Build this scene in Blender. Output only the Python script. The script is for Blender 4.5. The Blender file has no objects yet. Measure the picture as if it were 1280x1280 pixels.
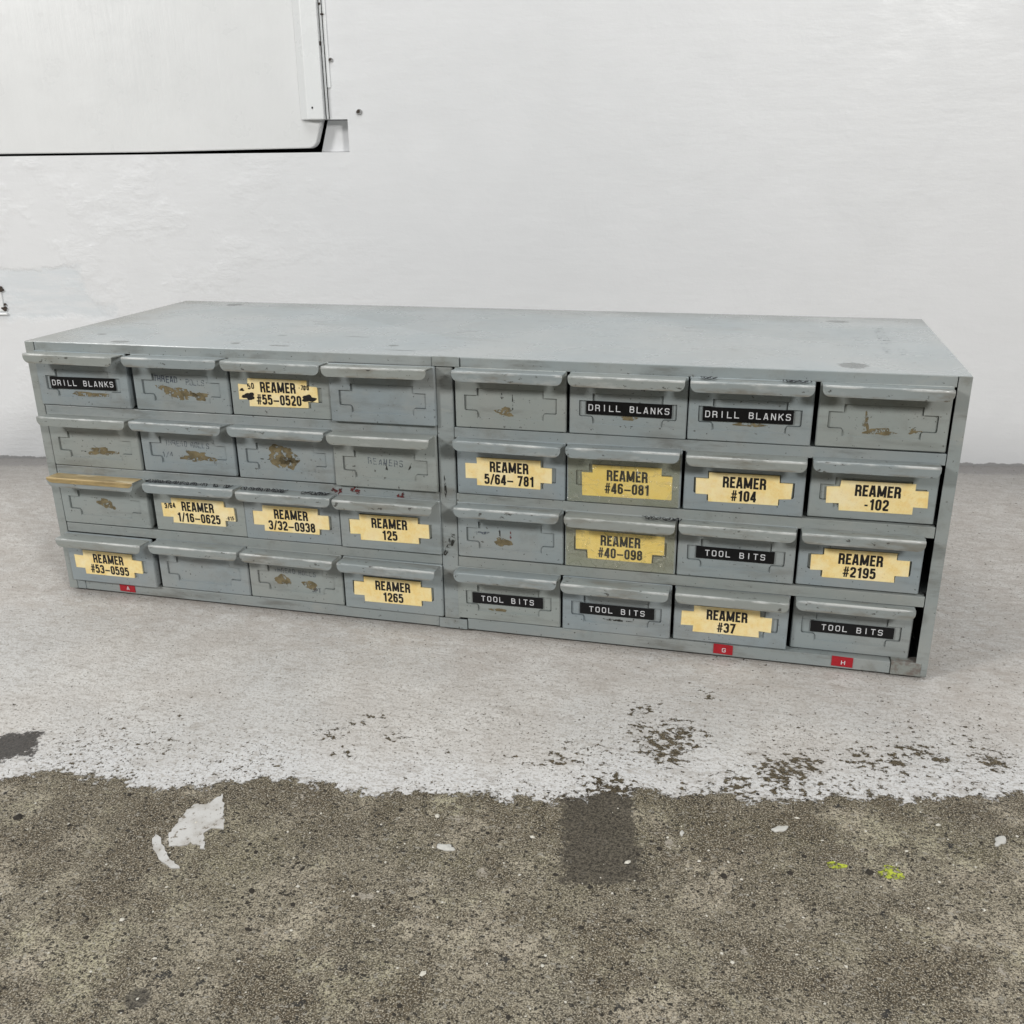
import bpy, bmesh, math, random
from mathutils import Vector, Matrix

# ------------------------------------------------------------------ camera, light, exposure
scene = bpy.context.scene
COL = scene.collection

cam = bpy.data.cameras.new('camera')
cam.sensor_width = 36.0
cam.lens = 36.0 * 1215.42 / 1280.0
cam.shift_y = 14.54 / 1280.0
cam.clip_start = 0.01
cam.clip_end = 100.0
cam_o = bpy.data.objects.new('camera', cam)
cam_o.location = (0.70156, -0.81049, 0.43111)
cam_o.rotation_euler = (1.210826, 0.011465, 0.247550)
COL.objects.link(cam_o)
scene.camera = cam_o

world = bpy.data.worlds.new('World')
scene.world = world
world.use_nodes = True
bg = world.node_tree.nodes['Background']
bg.inputs['Color'].default_value = (0.93, 0.97, 1.0, 1)
bg.inputs['Strength'].default_value = 0.09

def area(name, loc, target, size, power, color):
    l = bpy.data.lights.new(name, 'AREA')
    l.shape = 'RECTANGLE'
    l.size, l.size_y = size
    l.energy = power
    l.color = color
    o = bpy.data.objects.new(name, l)
    o.location = loc
    d = Vector(target) - Vector(loc)
    o.rotation_euler = d.to_track_quat('-Z', 'Y').to_euler()
    COL.objects.link(o)
    return o

area('key_light', (-1.45, -1.85, 1.50), (0.30, 0.2, 0.15), (0.42, 0.40), 41.5, (1.0, 0.99, 0.97))  # key lamp at front left, direction taken from the pull shadows
area('key_light', (2.35, -1.85, 1.50), (0.56, 0.2, 0.15), (0.42, 0.40), 41.5, (1.0, 0.985, 0.96))  # matching key lamp at front right
area('ceiling_light', (0.55, -0.45, 2.5), (0.55, -0.05, 0.0), (2.0, 1.0), 27.0, (0.97, 0.99, 1.0))

vs = scene.view_settings
vs.view_transform = 'Standard'
try:
    vs.look = 'None'
except Exception:
    pass
vs.exposure = 0.0
vs.gamma = 1.0
vs.use_curve_mapping = False

# ------------------------------------------------------------------ node helper
class NT:
    def __init__(self, name):
        self.m = bpy.data.materials.new(name)
        self.m.use_nodes = True
        self.t = self.m.node_tree
        self.t.nodes.clear()
        self.out = self.t.nodes.new('ShaderNodeOutputMaterial')
    def n(self, typ, **kw):
        nd = self.t.nodes.new(typ)
        for k, v in kw.items():
            setattr(nd, k, v)
        return nd
    def put(self, sock, v):
        if isinstance(v, bpy.types.NodeSocket):
            self.t.links.new(v, sock)
        elif isinstance(v, (tuple, list)):
            if len(v) == 3 and sock.type == 'RGBA':
                v = (*v, 1)
            sock.default_value = v
        else:
            sock.default_value = v
    def math(self, op, a, b=None, c=None, clamp=False):
        nd = self.n('ShaderNodeMath', operation=op, use_clamp=clamp)
        self.put(nd.inputs[0], a)
        if b is not None: self.put(nd.inputs[1], b)
        if c is not None: self.put(nd.inputs[2], c)
        return nd.outputs[0]
    def vmath(self, op, a, b=None, scale=None):
        nd = self.n('ShaderNodeVectorMath', operation=op)
        self.put(nd.inputs[0], a)
        if b is not None: self.put(nd.inputs[1], b)
        if scale is not None: self.put(nd.inputs['Scale'], scale)
        return nd.outputs['Value'] if op in ('LENGTH', 'DISTANCE', 'DOT_PRODUCT') else nd.outputs[0]
    def pos(self):
        return self.n('ShaderNodeNewGeometry').outputs['Position']
    def obj(self):
        return self.n('ShaderNodeTexCoord').outputs['Object']
    def rnd(self):
        return self.n('ShaderNodeObjectInfo').outputs['Random']
    def sep(self, v):
        nd = self.n('ShaderNodeSeparateXYZ'); self.put(nd.inputs[0], v); return nd.outputs
    def comb(self, x, y, z):
        nd = self.n('ShaderNodeCombineXYZ')
        for i, q in enumerate((x, y, z)): self.put(nd.inputs[i], q)
        return nd.outputs[0]
    def noise(self, v, scale, detail=4, rough=0.55, dist=0.0, off=None, stretch=None):
        if stretch: v = self.vmath('MULTIPLY', v, stretch)
        if off is not None: v = self.vmath('ADD', v, off)
        nd = self.n('ShaderNodeTexNoise')
        self.put(nd.inputs['Vector'], v)
        nd.inputs['Scale'].default_value = scale
        nd.inputs['Detail'].default_value = detail
        nd.inputs['Roughness'].default_value = rough
        nd.inputs['Distortion'].default_value = dist
        return nd.outputs[0]
    def voro(self, v, scale, out='Distance', feature='F1', off=None):
        if off is not None: v = self.vmath('ADD', v, off)
        nd = self.n('ShaderNodeTexVoronoi', feature=feature)
        self.put(nd.inputs['Vector'], v)
        nd.inputs['Scale'].default_value = scale
        return nd.outputs[out]
    def ss(self, x, lo, hi, a=0.0, b=1.0):
        nd = self.n('ShaderNodeMapRange', interpolation_type='SMOOTHSTEP')
        self.put(nd.inputs['Value'], x)
        self.put(nd.inputs['From Min'], lo); self.put(nd.inputs['From Max'], hi)
        self.put(nd.inputs['To Min'], a); self.put(nd.inputs['To Max'], b)
        return nd.outputs[0]
    def mix(self, f, a, b):
        nd = self.n('ShaderNodeMix', data_type='RGBA')
        self.put(nd.inputs[0], f); self.put(nd.inputs[6], a); self.put(nd.inputs[7], b)
        return nd.outputs[2]
    def bump(self, h, strength=0.3, dist=0.001, normal=None):
        nd = self.n('ShaderNodeBump')
        nd.inputs['Strength'].default_value = strength
        nd.inputs['Distance'].default_value = dist
        self.put(nd.inputs['Height'], h)
        if normal is not None: self.put(nd.inputs['Normal'], normal)
        return nd.outputs[0]
    def bsdf(self, color, rough=0.5, metal=0.0, normal=None, spec=0.5, alpha=None, coat=None):
        nd = self.n('ShaderNodeBsdfPrincipled')
        self.put(nd.inputs['Base Color'], color)
        self.put(nd.inputs['Roughness'], rough)
        self.put(nd.inputs['Metallic'], metal)
        self.put(nd.inputs['Specular IOR Level'], spec)
        if normal is not None: self.put(nd.inputs['Normal'], normal)
        if alpha is not None: self.put(nd.inputs['Alpha'], alpha)
        if coat is not None: self.put(nd.inputs['Coat Weight'], coat)
        self.t.links.new(nd.outputs[0], self.out.inputs[0])
        return nd

# ------------------------------------------------------------------ materials
def mat_cabinet(name, colour_a, colour_b, wear=0.5, rough=0.42):
    m = NT(name)
    p = m.pos(); r = m.rnd()
    base = m.mix(m.ss(r, 0.1, 0.9), colour_a, colour_b)
    large = m.noise(p, 14, 5, 0.6)
    base = m.mix(m.ss(large, 0.38, 0.68, 0, 0.5), base, (0.33, 0.335, 0.315))
    # rubbed, grimy streaks along the width
    st = m.noise(p, 60, 6, 0.65, stretch=(0.22, 1, 1))
    base = m.mix(m.ss(st, 0.50, 0.70, 0, 0.65 * wear), base, (0.12, 0.115, 0.10))
    grim = m.noise(p, 24, 6, 0.72, off=(9, 1, 6))
    base = m.mix(m.ss(grim, 0.52, 0.70, 0, 0.45 * wear + 0.05), base, (0.17, 0.165, 0.14))
    st2 = m.noise(p, 42, 5, 0.7, off=(3.1, 1.7, 9.2), stretch=(0.5, 1, 1.4))
    base = m.mix(m.ss(st2, 0.60, 0.72, 0, 0.45 * wear), base, (0.36, 0.36, 0.33))
    sp = m.noise(p, 330, 3, 0.6, off=(5, 2, 1))
    base = m.mix(m.ss(sp, 0.665, 0.70, 0, 0.8), base, (0.05, 0.045, 0.04))
    mid = m.noise(p, 120, 4, 0.6)
    rg = m.ss(mid, 0.3, 0.7, rough - 0.08, rough + 0.14)
    nrm = m.bump(m.math('ADD', m.math('MULTIPLY', large, 1.5), m.math('MULTIPLY', m.noise(p, 700, 2), 0.10)), 0.22, 0.0012)
    m.bsdf(base, rg, 0.0, nrm, 0.5)
    return m.m

PAINT_A = (0.268, 0.314, 0.334)
PAINT_B = (0.292, 0.322, 0.308)
M_FRONT = mat_cabinet('grey_drawer_paint', PAINT_A, PAINT_B, 0.5, 0.40)
M_FRAME = mat_cabinet('grey_frame_paint', (0.266, 0.300, 0.304), (0.278, 0.304, 0.292), 0.9, 0.36)

def mat_pull(name):
    m = NT(name)
    p = m.pos(); r = m.rnd()
    base = m.mix(m.ss(r, 0.2, 0.9), (0.255, 0.288, 0.292), (0.272, 0.290, 0.272))
    st = m.noise(p, 55, 6, 0.7, stretch=(0.25, 1, 1))
    base = m.mix(m.ss(st, 0.50, 0.72, 0, 0.6), base, (0.22, 0.195, 0.155))
    sp = m.noise(p, 230, 4, 0.65, off=(4, 7, 1), stretch=(0.6, 1, 1))
    base = m.mix(m.ss(sp, 0.63, 0.68, 0, 0.85), base, (0.04, 0.035, 0.03))
    o = m.sep(m.obj())
    fold_highlight = m.math('MULTIPLY', m.math('MULTIPLY', m.ss(o[1], -0.0162, -0.0170), m.ss(o[2], -0.0010, -0.0003)), m.ss(m.noise(p, 60, 5, 0.7, off=(7, 7, 7), stretch=(0.35, 1, 1)), 0.42, 0.60, 0, 0.7))
    base = m.mix(fold_highlight, base, (0.60, 0.61, 0.59))  # highlight along the fold put into the colour, broken up by edge wear
    lowe = m.math('MULTIPLY', m.ss(o[2], -0.0052, -0.0078), m.ss(m.noise(p, 80, 5, 0.7, off=(2, 5, 7), stretch=(0.4, 1, 1)), 0.42, 0.62, 0, 0.7))
    base = m.mix(lowe, base, (0.17, 0.145, 0.11))
    gl = m.noise(p, 70, 4, 0.7, off=(1, 9, 4), stretch=(0.3, 1, 1))
    base = m.mix(m.ss(gl, 0.56, 0.70, 0, 0.45), base, (0.42, 0.43, 0.41))
    mid = m.noise(p, 90, 4, 0.6)
    nrm = m.bump(m.noise(p, 40, 4, stretch=(0.4, 1, 1)), 0.2, 0.001)
    m.bsdf(base, m.ss(mid, 0.3, 0.7, 0.30, 0.48), m.ss(st, 0.5, 0.75, 0, 0.35), nrm, 0.6)
    return m.m
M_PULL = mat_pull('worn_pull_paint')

def mat_lid():
    m = NT('cabinet_top_paint')
    p = m.pos()
    s = m.sep(p)
    large = m.noise(p, 7, 5, 0.6)
    base = m.mix(m.ss(large, 0.3, 0.7), (0.320, 0.360, 0.370), (0.365, 0.385, 0.380))
    st = m.noise(p, 30, 6, 0.7, stretch=(0.35, 1, 1))
    base = m.mix(m.ss(st, 0.56, 0.74, 0, 0.35), base, (0.20, 0.20, 0.18))
    # grimy back strip and edges
    yn = m.math('ADD', s[1], m.math('MULTIPLY', m.math('SUBTRACT', m.noise(p, 12, 4), 0.5), 0.07))
    base = m.mix(m.ss(yn, 0.235, 0.29, 0, 0.6), base, (0.19, 0.195, 0.18))
    xn = m.math('ADD', s[0], m.math('MULTIPLY', m.math('SUBTRACT', m.noise(p, 18, 4), 0.5), 0.10))
    base = m.mix(m.ss(xn, 0.075, -0.01, 0, 0.65), base, (0.21, 0.20, 0.165))
    # an old triangular tide mark
    ln = m.math('SUBTRACT', s[1], m.math('ADD', 0.395, m.math('MULTIPLY', s[0], -0.74)))
    ln2 = m.math('SUBTRACT', s[1], m.math('ADD', -0.69, m.math('MULTIPLY', s[0], 2.36)))
    tri = m.math('MULTIPLY', m.ss(ln, 0.0, 0.004), m.math('SUBTRACT', 1.0, m.ss(s[0], 0.36, 0.50)))
    base = m.mix(m.math('MULTIPLY', tri, 0.22), base, (0.20, 0.21, 0.20))
    # round dimples and oval scuffs where fixings have pressed through
    spots = ((0.0804, 0.2664, 0.011, 0.010), (0.7778, 0.2586, 0.012, 0.009), (0.7774, 0.0266, 0.013, 0.013), (0.0981, 0.014, 0.011, 0.006),
             (0.0525, 0.0494, 0.006, 0.004), (0.215, 0.0269, 0.006, 0.004), (0.263, 0.0229, 0.012, 0.003), (0.3699, 0.0428, 0.006, 0.004),
             (0.3858, 0.0213, 0.017, 0.0015), (0.3169, 0.0815, 0.014, 0.0015), (0.24, 0.075, 0.006, 0.002))
    acc = None
    wob = m.math('MULTIPLY', m.math('SUBTRACT', m.noise(p, 160, 4), 0.5), 0.9)
    for (x, y, rx, ry) in spots:
        dx = m.math('MULTIPLY', m.math('SUBTRACT', s[0], x), 1 / rx)
        dy = m.math('MULTIPLY', m.math('SUBTRACT', s[1], y), 1 / ry)
        d = m.math('SQRT', m.math('ADD', m.math('MULTIPLY', dx, dx), m.math('MULTIPLY', dy, dy)))
        f = m.ss(m.math('ADD', d, wob), 1.05, 0.75)
        acc = f if acc is None else m.math('MAXIMUM', acc, f)
    base = m.mix(m.math('MULTIPLY', acc, 0.78), base, (0.075, 0.085, 0.08))
    sp = m.noise(p, 260, 3, 0.6, stretch=(0.5, 1, 1))
    base = m.mix(m.ss(sp, 0.69, 0.73, 0, 0.6), base, (0.09, 0.085, 0.08))
    # hairline scratches
    w = m.noise(p, 9, 2, off=(3, 3, 3), stretch=(1, 14, 1))
    sc = m.math('ABSOLUTE', m.math('SUBTRACT', w, 0.5))
    msk = m.ss(m.noise(p, 16, 3, off=(8, 1, 2)), 0.55, 0.62)
    base = m.mix(m.math('MULTIPLY', m.ss(sc, 0.012, 0.0), m.math('MULTIPLY', msk, 0.8)), base, (0.12, 0.12, 0.11))
    h = m.math('ADD', m.math('MULTIPLY', m.noise(p, 5, 2, 0.4), 2.0), m.math('MULTIPLY', acc, -0.20))
    nrm = m.bump(h, 0.14, 0.002)
    m.bsdf(base, m.ss(m.noise(p, 12, 4, 0.55), 0.3, 0.7, 0.20, 0.34), 0, nrm, 0.65)
    return m.m
M_LID = mat_lid()

def mat_flat(name, col, rough=0.6, var=0.25, scale=150, spec=0.4, metal=0.0):
    m = NT(name)
    p = m.pos()
    n = m.noise(p, scale, 5, 0.65)
    c = m.mix(m.ss(n, 0.35, 0.7, 0, var), col, tuple(q * 0.45 for q in col))
    m.bsdf(c, rough, metal, m.bump(n, 0.15, 0.0006), spec)
    return m.m

def mat_paper(name='yellowed_label_paper', sat=0.0):
    m = NT(name)
    p = m.pos(); r = m.rnd()
    n = m.noise(p, 130, 5, 0.7)
    c = m.mix(m.ss(n, 0.3, 0.7), (0.96, 0.80, 0.41), (0.90, 0.66, 0.255))
    c = m.mix(m.ss(m.noise(p, 34, 4, 0.6, off=(2, 2, 5)), 0.40, 0.68, 0, 0.7), c, (0.96, 0.85, 0.56))
    if sat: c = m.mix(sat, c, (0.97, 0.76, 0.20))
    c = m.mix(m.ss(m.noise(p, 900, 2, off=(1, 2, 3)), 0.62, 0.75, 0, 0.35), c, (0.50, 0.36, 0.14))
    m.bsdf(c, 0.6, 0, m.bump(m.noise(p, 45, 3), 0.2, 0.001), 0.3)
    return m.m
M_PAPER = mat_paper()
M_PAPER_DEEP = mat_paper('deep_yellow_label_paper', 0.6)
M_INK = mat_flat('black_print', (0.012, 0.011, 0.011), 0.5, 0.3, 300)
M_TAPE_BLACK = mat_flat('black_embossing_tape', (0.005, 0.005, 0.006), 0.34, 0.2, 120, 0.3)
M_EMBOSS = mat_flat('white_embossed_letters', (0.72, 0.73, 0.75), 0.45, 0.35, 400)
M_RED = mat_flat('red_embossing_tape', (0.40, 0.012, 0.022), 0.35, 0.3, 200)
M_PEN = mat_flat('black_marker', (0.02, 0.02, 0.022), 0.5, 0.2)

def mat_worn(name, col, cover=0.5, scale=420, rough=0.7):
    # a mark rubbed half away: pin-holes show what lies below
    m = NT(name)
    p = m.pos()
    n = m.noise(p, scale, 4, 0.7)
    c = m.mix(m.ss(m.noise(p, 150, 4), 0.35, 0.65), col, tuple(q * 0.6 for q in col))
    m.bsdf(c, rough, 0, None, 0.3, alpha=m.ss(n, cover - 0.05, cover + 0.05, 1.0, 0.0))
    return m.m
M_PENCIL = mat_worn('faded_pencil', (0.06, 0.075, 0.11), 0.60, 500)
M_PENCIL_FAINT = mat_worn('ghost_pencil', (0.12, 0.14, 0.17), 0.53, 500)
M_MARKER_WORN = mat_worn('rubbed_marker', (0.025, 0.025, 0.03), 0.57, 380)
M_GLUE = mat_worn('tan_glue_residue', (0.215, 0.175, 0.098), 0.56, 210)
M_RUSTRED = mat_worn('dark_red_smudge', (0.16, 0.035, 0.035), 0.50, 300)
M_SCUFF = mat_worn('black_scuff', (0.035, 0.035, 0.03), 0.50, 240)

def mat_gold():
    m = NT('brown_masking_tape')
    p = m.pos(); s = m.sep(p)
    n = m.noise(p, 60, 5, 0.65, stretch=(0.3, 1, 1))
    c = m.mix(m.ss(n, 0.35, 0.65), (0.50, 0.37, 0.17), (0.26, 0.19, 0.09))
    c = m.mix(m.ss(m.noise(p, 90, 4, off=(3, 1, 1), stretch=(0.3, 1, 1)), 0.56, 0.66), c, (0.66, 0.56, 0.36))
    m.bsdf(c, 0.35, 0.1, m.bump(n, 0.3, 0.001), 0.5)
    return m.m
M_GOLD = mat_gold()

def mat_clear():
    m = NT('yellowed_clear_tape')
    p = m.pos()
    w = m.noise(p, 34, 5, 0.6, dist=1.2)
    line = m.math('ABSOLUTE', m.math('SUBTRACT', w, 0.5))
    nrm = m.bump(m.math('ADD', w, m.ss(line, 0.02, 0.0)), 0.55, 0.003)
    tr = m.n('ShaderNodeBsdfTransparent'); m.put(tr.inputs[0], m.mix(m.ss(w, 0.4, 0.6), (0.955, 0.935, 0.82), (0.975, 0.955, 0.86)))
    gl = m.n('ShaderNodeBsdfGlossy'); m.put(gl.inputs['Color'], (0.9, 0.9, 0.85)); m.put(gl.inputs['Roughness'], 0.16); m.put(gl.inputs['Normal'], nrm)
    df = m.n('ShaderNodeBsdfDiffuse'); m.put(df.inputs[0], (0.72, 0.68, 0.48)); m.put(df.inputs['Normal'], nrm)
    a = m.n('ShaderNodeMixShader'); m.put(a.inputs[0], m.ss(line, 0.016, 0.004, 0.02, 0.22))
    m.t.links.new(tr.outputs[0], a.inputs[1]); m.t.links.new(df.outputs[0], a.inputs[2])
    b = m.n('ShaderNodeMixShader'); m.put(b.inputs[0], 0.11)
    m.t.links.new(a.outputs[0], b.inputs[1]); m.t.links.new(gl.outputs[0], b.inputs[2])
    m.t.links.new(b.outputs[0], m.out.inputs[0])
    return m.m
M_CLEAR = mat_clear()

def mat_rust():
    m = NT('rusty_corner_plate')
    p = m.pos()
    n = m.noise(p, 70, 5, 0.65)
    c = m.mix(m.ss(n, 0.42, 0.58), (0.25, 0.265, 0.245), (0.17, 0.145, 0.128))
    m.bsdf(c, 0.5, 0.1, m.bump(n, 0.3, 0.001), 0.4)
    return m.m
M_CORNER = mat_rust()

def mat_wall(name, base_a, base_b, vertical=False, rough=0.38):
    m = NT(name)
    o = m.obj(); s = m.sep(o)
    big = m.noise(o, 3.0, 4, 0.6)
    c = m.mix(m.ss(big, 0.3, 0.7), base_a, base_b)
    if vertical:
        br = m.noise(o, 26, 5, 0.6, stretch=(5.0, 1, 0.35))
    else:
        br = m.noise(o, 26, 5, 0.6, stretch=(0.55, 1, 2.2))
    lump = m.noise(o, 9, 4, 0.5, dist=0.6)
    fine = m.noise(o, 240, 3, 0.6)
    h = m.math('ADD', m.math('ADD', m.math('MULTIPLY', br, 0.26 if vertical else 0.35), m.math('MULTIPLY', lump, 0.9)), m.math('MULTIPLY', fine, 0.06))
    if not vertical:
        # thin sprayed patch over old rendering, low on the left
        wob = m.math('MULTIPLY', m.math('SUBTRACT', m.noise(o, 22, 5, 0.65), 0.5), 0.09)
        px = m.math('ADD', s[0], wob); pz = m.math('ADD', s[2], m.math('MULTIPLY', wob, 0.5))
        ridge = m.math('ADD', px, m.math('MULTIPLY', pz, 0.9))
        f = m.math('MULTIPLY', m.ss(ridge, 0.44, 0.405), m.math('MULTIPLY', m.ss(pz, 0.208, 0.222), m.ss(pz, 0.292, 0.284)))
        streak = m.noise(o, 70, 5, 0.7, stretch=(0.25, 1, 1.6), off=(1, 1, 1))
        c = m.mix(m.math('MULTIPLY', f, m.ss(streak, 0.35, 0.6, 0.35, 0.95)), c, (0.68, 0.71, 0.73))
        h = m.math('ADD', h, m.math('MULTIPLY', f, -0.5))
        # rough plaster left of the middle
        rf = m.math('MULTIPLY', m.ss(s[0], 0.75, 0.35), m.ss(m.noise(o, 12, 4, off=(5, 5, 5)), 0.48, 0.62))
        h = m.math('ADD', h, m.math('MULTIPLY', m.math('MULTIPLY', rf, m.noise(o, 60, 5, 0.7, stretch=(0.5, 1, 1.3))), 0.9))
        # scuffs and pin holes
        sp = m.noise(o, 85, 4, 0.7, off=(2, 9, 4), stretch=(1, 1, 0.7))
        zone = m.ss(m.noise(o, 5, 3, off=(1, 7, 7)), 0.5, 0.62)
        c = m.mix(m.math('MULTIPLY', m.ss(sp, 0.72, 0.76), m.math('MULTIPLY', zone, 0.6)), c, (0.30, 0.30, 0.29))
        # thin dark ragged line along the foot of the wall
        foot = m.math('ADD', s[2], m.math('MULTIPLY', m.math('SUBTRACT', m.noise(o, 24, 5, 0.7), 0.5), 0.016))
        c = m.mix(m.ss(foot, 0.0045, 0.003, 0, 0.85), c, (0.26, 0.255, 0.25))
    nrm = m.bump(h, 0.38, 0.004)
    m.bsdf(c, m.ss(m.noise(o, 18, 4), 0.3, 0.7, rough - 0.05, rough + 0.12), 0, nrm, 0.5)
    return m.m
M_WALL = mat_wall('white_wall_paint', (0.735, 0.742, 0.750), (0.765, 0.770, 0.778))
M_HATCH = mat_wall('white_hatch_paint', (0.732, 0.740, 0.738), (0.762, 0.768, 0.766), True, 0.30)
M_DARK = mat_flat('dark_gap', (0.012, 0.011, 0.010), 0.9)
M_RUST = mat_flat('rusted_iron', (0.06, 0.045, 0.035), 0.8, 0.6, 300)
M_TRIM = mat_wall('white_trim_paint', (0.77, 0.785, 0.785), (0.79, 0.80, 0.80), True, 0.26)

# ------------------------------------------------------------------ floor material
def mat_floor():
    m = NT('floor_concrete_and_paint')
    p = m.pos(); s = m.sep(p)
    edge = [(-2.0, -0.72), (-0.6, -0.46), (0.0, -0.345), (0.1377, -0.317), (0.1754, -0.311), (0.1843, -0.301), (0.2195, -0.2873), (0.2367, -0.2916), (0.2628, -0.2896),
            (0.2781, -0.2971), (0.3272, -0.2856), (0.3452, -0.2712), (0.3976, -0.2589), (0.4382, -0.2643), (0.4723, -0.2563), (0.5058, -0.2464),
            (0.5416, -0.2448), (0.5821, -0.241), (0.6145, -0.2275), (0.6417, -0.2143), (0.6758, -0.2102), (0.698, -0.201), (0.7263, -0.2059),
            (0.7593, -0.2009), (0.7873, -0.1867), (0.8203, -0.1818), (0.8647, -0.1694), (0.909, -0.158), (0.942, -0.1502), (1.1, -0.12), (3.0, 0.22)]
    fc = m.n('ShaderNodeFloatCurve')
    cv = fc.mapping.curves[0]
    X = lambda x: (x + 2.0) / 5.0
    Y = lambda y: (y + 0.8) / 1.1
    cv.points[0].location = (X(edge[0][0]), Y(edge[0][1]))
    cv.points[1].location = (X(edge[-1][0]), Y(edge[-1][1]))
    for e in edge[1:-1]:
        cv.points.new(X(e[0]), Y(e[1]))
    for q in cv.points: q.handle_type = 'VECTOR'
    fc.mapping.update()
    m.put(fc.inputs['Value'], m.math('MULTIPLY', m.math('ADD', s[0], 2.0), 0.2))
    ye = m.math('SUBTRACT', m.math('MULTIPLY', fc.outputs[0], 1.1), 0.8)
    d0 = m.math('SUBTRACT', s[1], ye)
    n1 = m.math('SUBTRACT', m.noise(p, 55, 6, 0.7), 0.5)
    n2 = m.math('SUBTRACT', m.noise(p, 300, 4, 0.7, off=(3, 3, 3)), 0.5)
    d = m.math('ADD', d0, m.math('ADD', m.math('MULTIPLY', n1, 0.060), m.math('MULTIPLY', n2, 0.022)))
    solid = m.ss(d, -0.0010, 0.0010)

    # --- bare concrete
    g1 = m.noise(p, 420, 3, 0.75)
    g2 = m.noise(p, 950, 2, 0.7, off=(7, 1, 2))
    vcell = m.n('ShaderNodeTexVoronoi'); m.put(vcell.inputs['Vector'], m.vmath('ADD', p, m.vmath('MULTIPLY', m.comb(n2, n1, n2), (0.010, 0.010, 0.0)))); vcell.inputs['Scale'].default_value = 430
    cellv = m.sep(vcell.outputs['Color'])[0]
    big = m.noise(p, 9, 6, 0.62)
    big2 = m.noise(p, 22, 5, 0.65, off=(9, 4, 1))
    con = m.mix(m.ss(big, 0.30, 0.70), (0.120, 0.099, 0.066), (0.285, 0.250, 0.180))
    con = m.mix(m.ss(big2, 0.45, 0.72, 0, 0.65), con, (0.40, 0.355, 0.27))
    con = m.mix(m.ss(m.noise(p, 6, 4, 0.6, off=(2, 8, 3)), 0.48, 0.66, 0, 0.40), con, (0.225, 0.215, 0.105))
    con = m.mix(m.ss(m.noise(p, 13, 5, 0.65, off=(6, 2, 3)), 0.52, 0.70, 0, 0.65), con, (0.085, 0.072, 0.052))
    con = m.mix(m.ss(d0, -0.085, 0.0, 0.0, 0.62), con, (0.098, 0.074, 0.044))
    wn = m.n('ShaderNodeTexNoise'); m.put(wn.inputs['Vector'], p); wn.inputs['Scale'].default_value = 24; wn.inputs['Detail'].default_value = 6; wn.inputs['Roughness'].default_value = 0.7
    wp = m.vmath('ADD', p, m.vmath('MULTIPLY', m.vmath('SUBTRACT', wn.outputs[1], (0.5, 0.5, 0.5)), (0.16, 0.16, 0.0)))
    patch = m.noise(p, 26, 6, 0.68, off=(4, 7, 2))
    pale_patch = None  # pale areas of the concrete's own colour
    for (x, y, r) in ((0.5813, -0.374, .026), (0.7051, -0.2916, .034), (0.8109, -0.222, .024), (0.7957, -0.2505, .018), (0.5043, -0.4205, .026), (0.8612, -0.2506, .028), (0.3425, -0.4564, .040), (0.4458, -0.3931, .024), (0.5148, -0.2745, .016), (0.5284, -0.3801, .018), (0.5951, -0.3023, .014), (0.8588, -0.3137, .040), (0.22, -0.40, .05), (0.66, -0.42, .03)):
        f = m.ss(m.vmath('DISTANCE', wp, (x, y, 0.0)), r * 1.3, 0.0)
        pale_patch = f if pale_patch is None else m.math('MAXIMUM', pale_patch, f)
    pale_patch = m.ss(m.math('ADD', m.math('MULTIPLY', pale_patch, 0.30), m.math('MULTIPLY', patch, 1.0)), 0.47, 0.70)
    gl_ = m.mix(m.ss(m.noise(p, 15, 3, off=(7, 7, 1)), 0.45, 0.6), (0.54, 0.475, 0.365), (0.50, 0.46, 0.32))
    pitl = m.ss(m.noise(p, 300, 4, 0.7, off=(6, 1, 9)), 0.40, 0.46)
    con = m.mix(m.math('MULTIPLY', pale_patch, m.math('MULTIPLY', pitl, 0.85)), con, gl_)
    drk = None
    for (x, y, r) in ((0.3289, -0.3927, .035), (0.3222, -0.3292, .030), (0.6909, -0.2673, .030), (0.7535, -0.218, .034), (0.642, -0.3658, .034), (0.2523, -0.3716, .03), (0.5291, -0.4346, .028), (0.8168, -0.3363, .034), (0.4624, -0.4451, .022), (0.5623, -0.3218, .022)):
        f = m.ss(m.vmath('DISTANCE', wp, (x, y, 0.0)), r * 1.4, 0.0)
        drk = f if drk is None else m.math('MAXIMUM', drk, f)
    drk = m.ss(m.math('ADD', m.math('MULTIPLY', drk, 0.22), m.math('MULTIPLY', m.noise(p, 20, 6, 0.68, off=(1, 2, 8)), 1.0)), 0.43, 0.68)
    con = m.mix(m.math('MULTIPLY', drk, 0.72), con, (0.088, 0.064, 0.036))

    con = m.mix(m.ss(g1, 0.51, 0.42, 0, 0.82), con, (0.040, 0.034, 0.024))
    g3 = m.noise(p, 210, 4, 0.7, off=(5, 5, 1))
    con = m.mix(m.ss(g3, 0.44, 0.37, 0, 0.85), con, (0.050, 0.042, 0.030))
    con = m.mix(m.ss(g3, 0.56, 0.68, 0, 0.5), con, (0.42, 0.38, 0.30))
    con = m.mix(m.ss(g2, 0.52, 0.62, 0, 0.75), con, (0.56, 0.51, 0.41))
    con = m.mix(m.ss(g2, 0.45, 0.36, 0, 0.80), con, (0.035, 0.029, 0.02))
    grain_d = m.math('MULTIPLY', m.ss(cellv, 0.88, 0.90), m.ss(vcell.outputs['Distance'], 0.52, 0.40))
    con = m.mix(m.math('MULTIPLY', grain_d, 0.85), con, (0.030, 0.028, 0.025))
    grain_l = m.math('MULTIPLY', m.ss(cellv, 0.09, 0.06), m.ss(vcell.outputs['Distance'], 0.52, 0.40))
    con = m.mix(m.math('MULTIPLY', grain_l, 0.65), con, (0.46, 0.43, 0.37))
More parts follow.
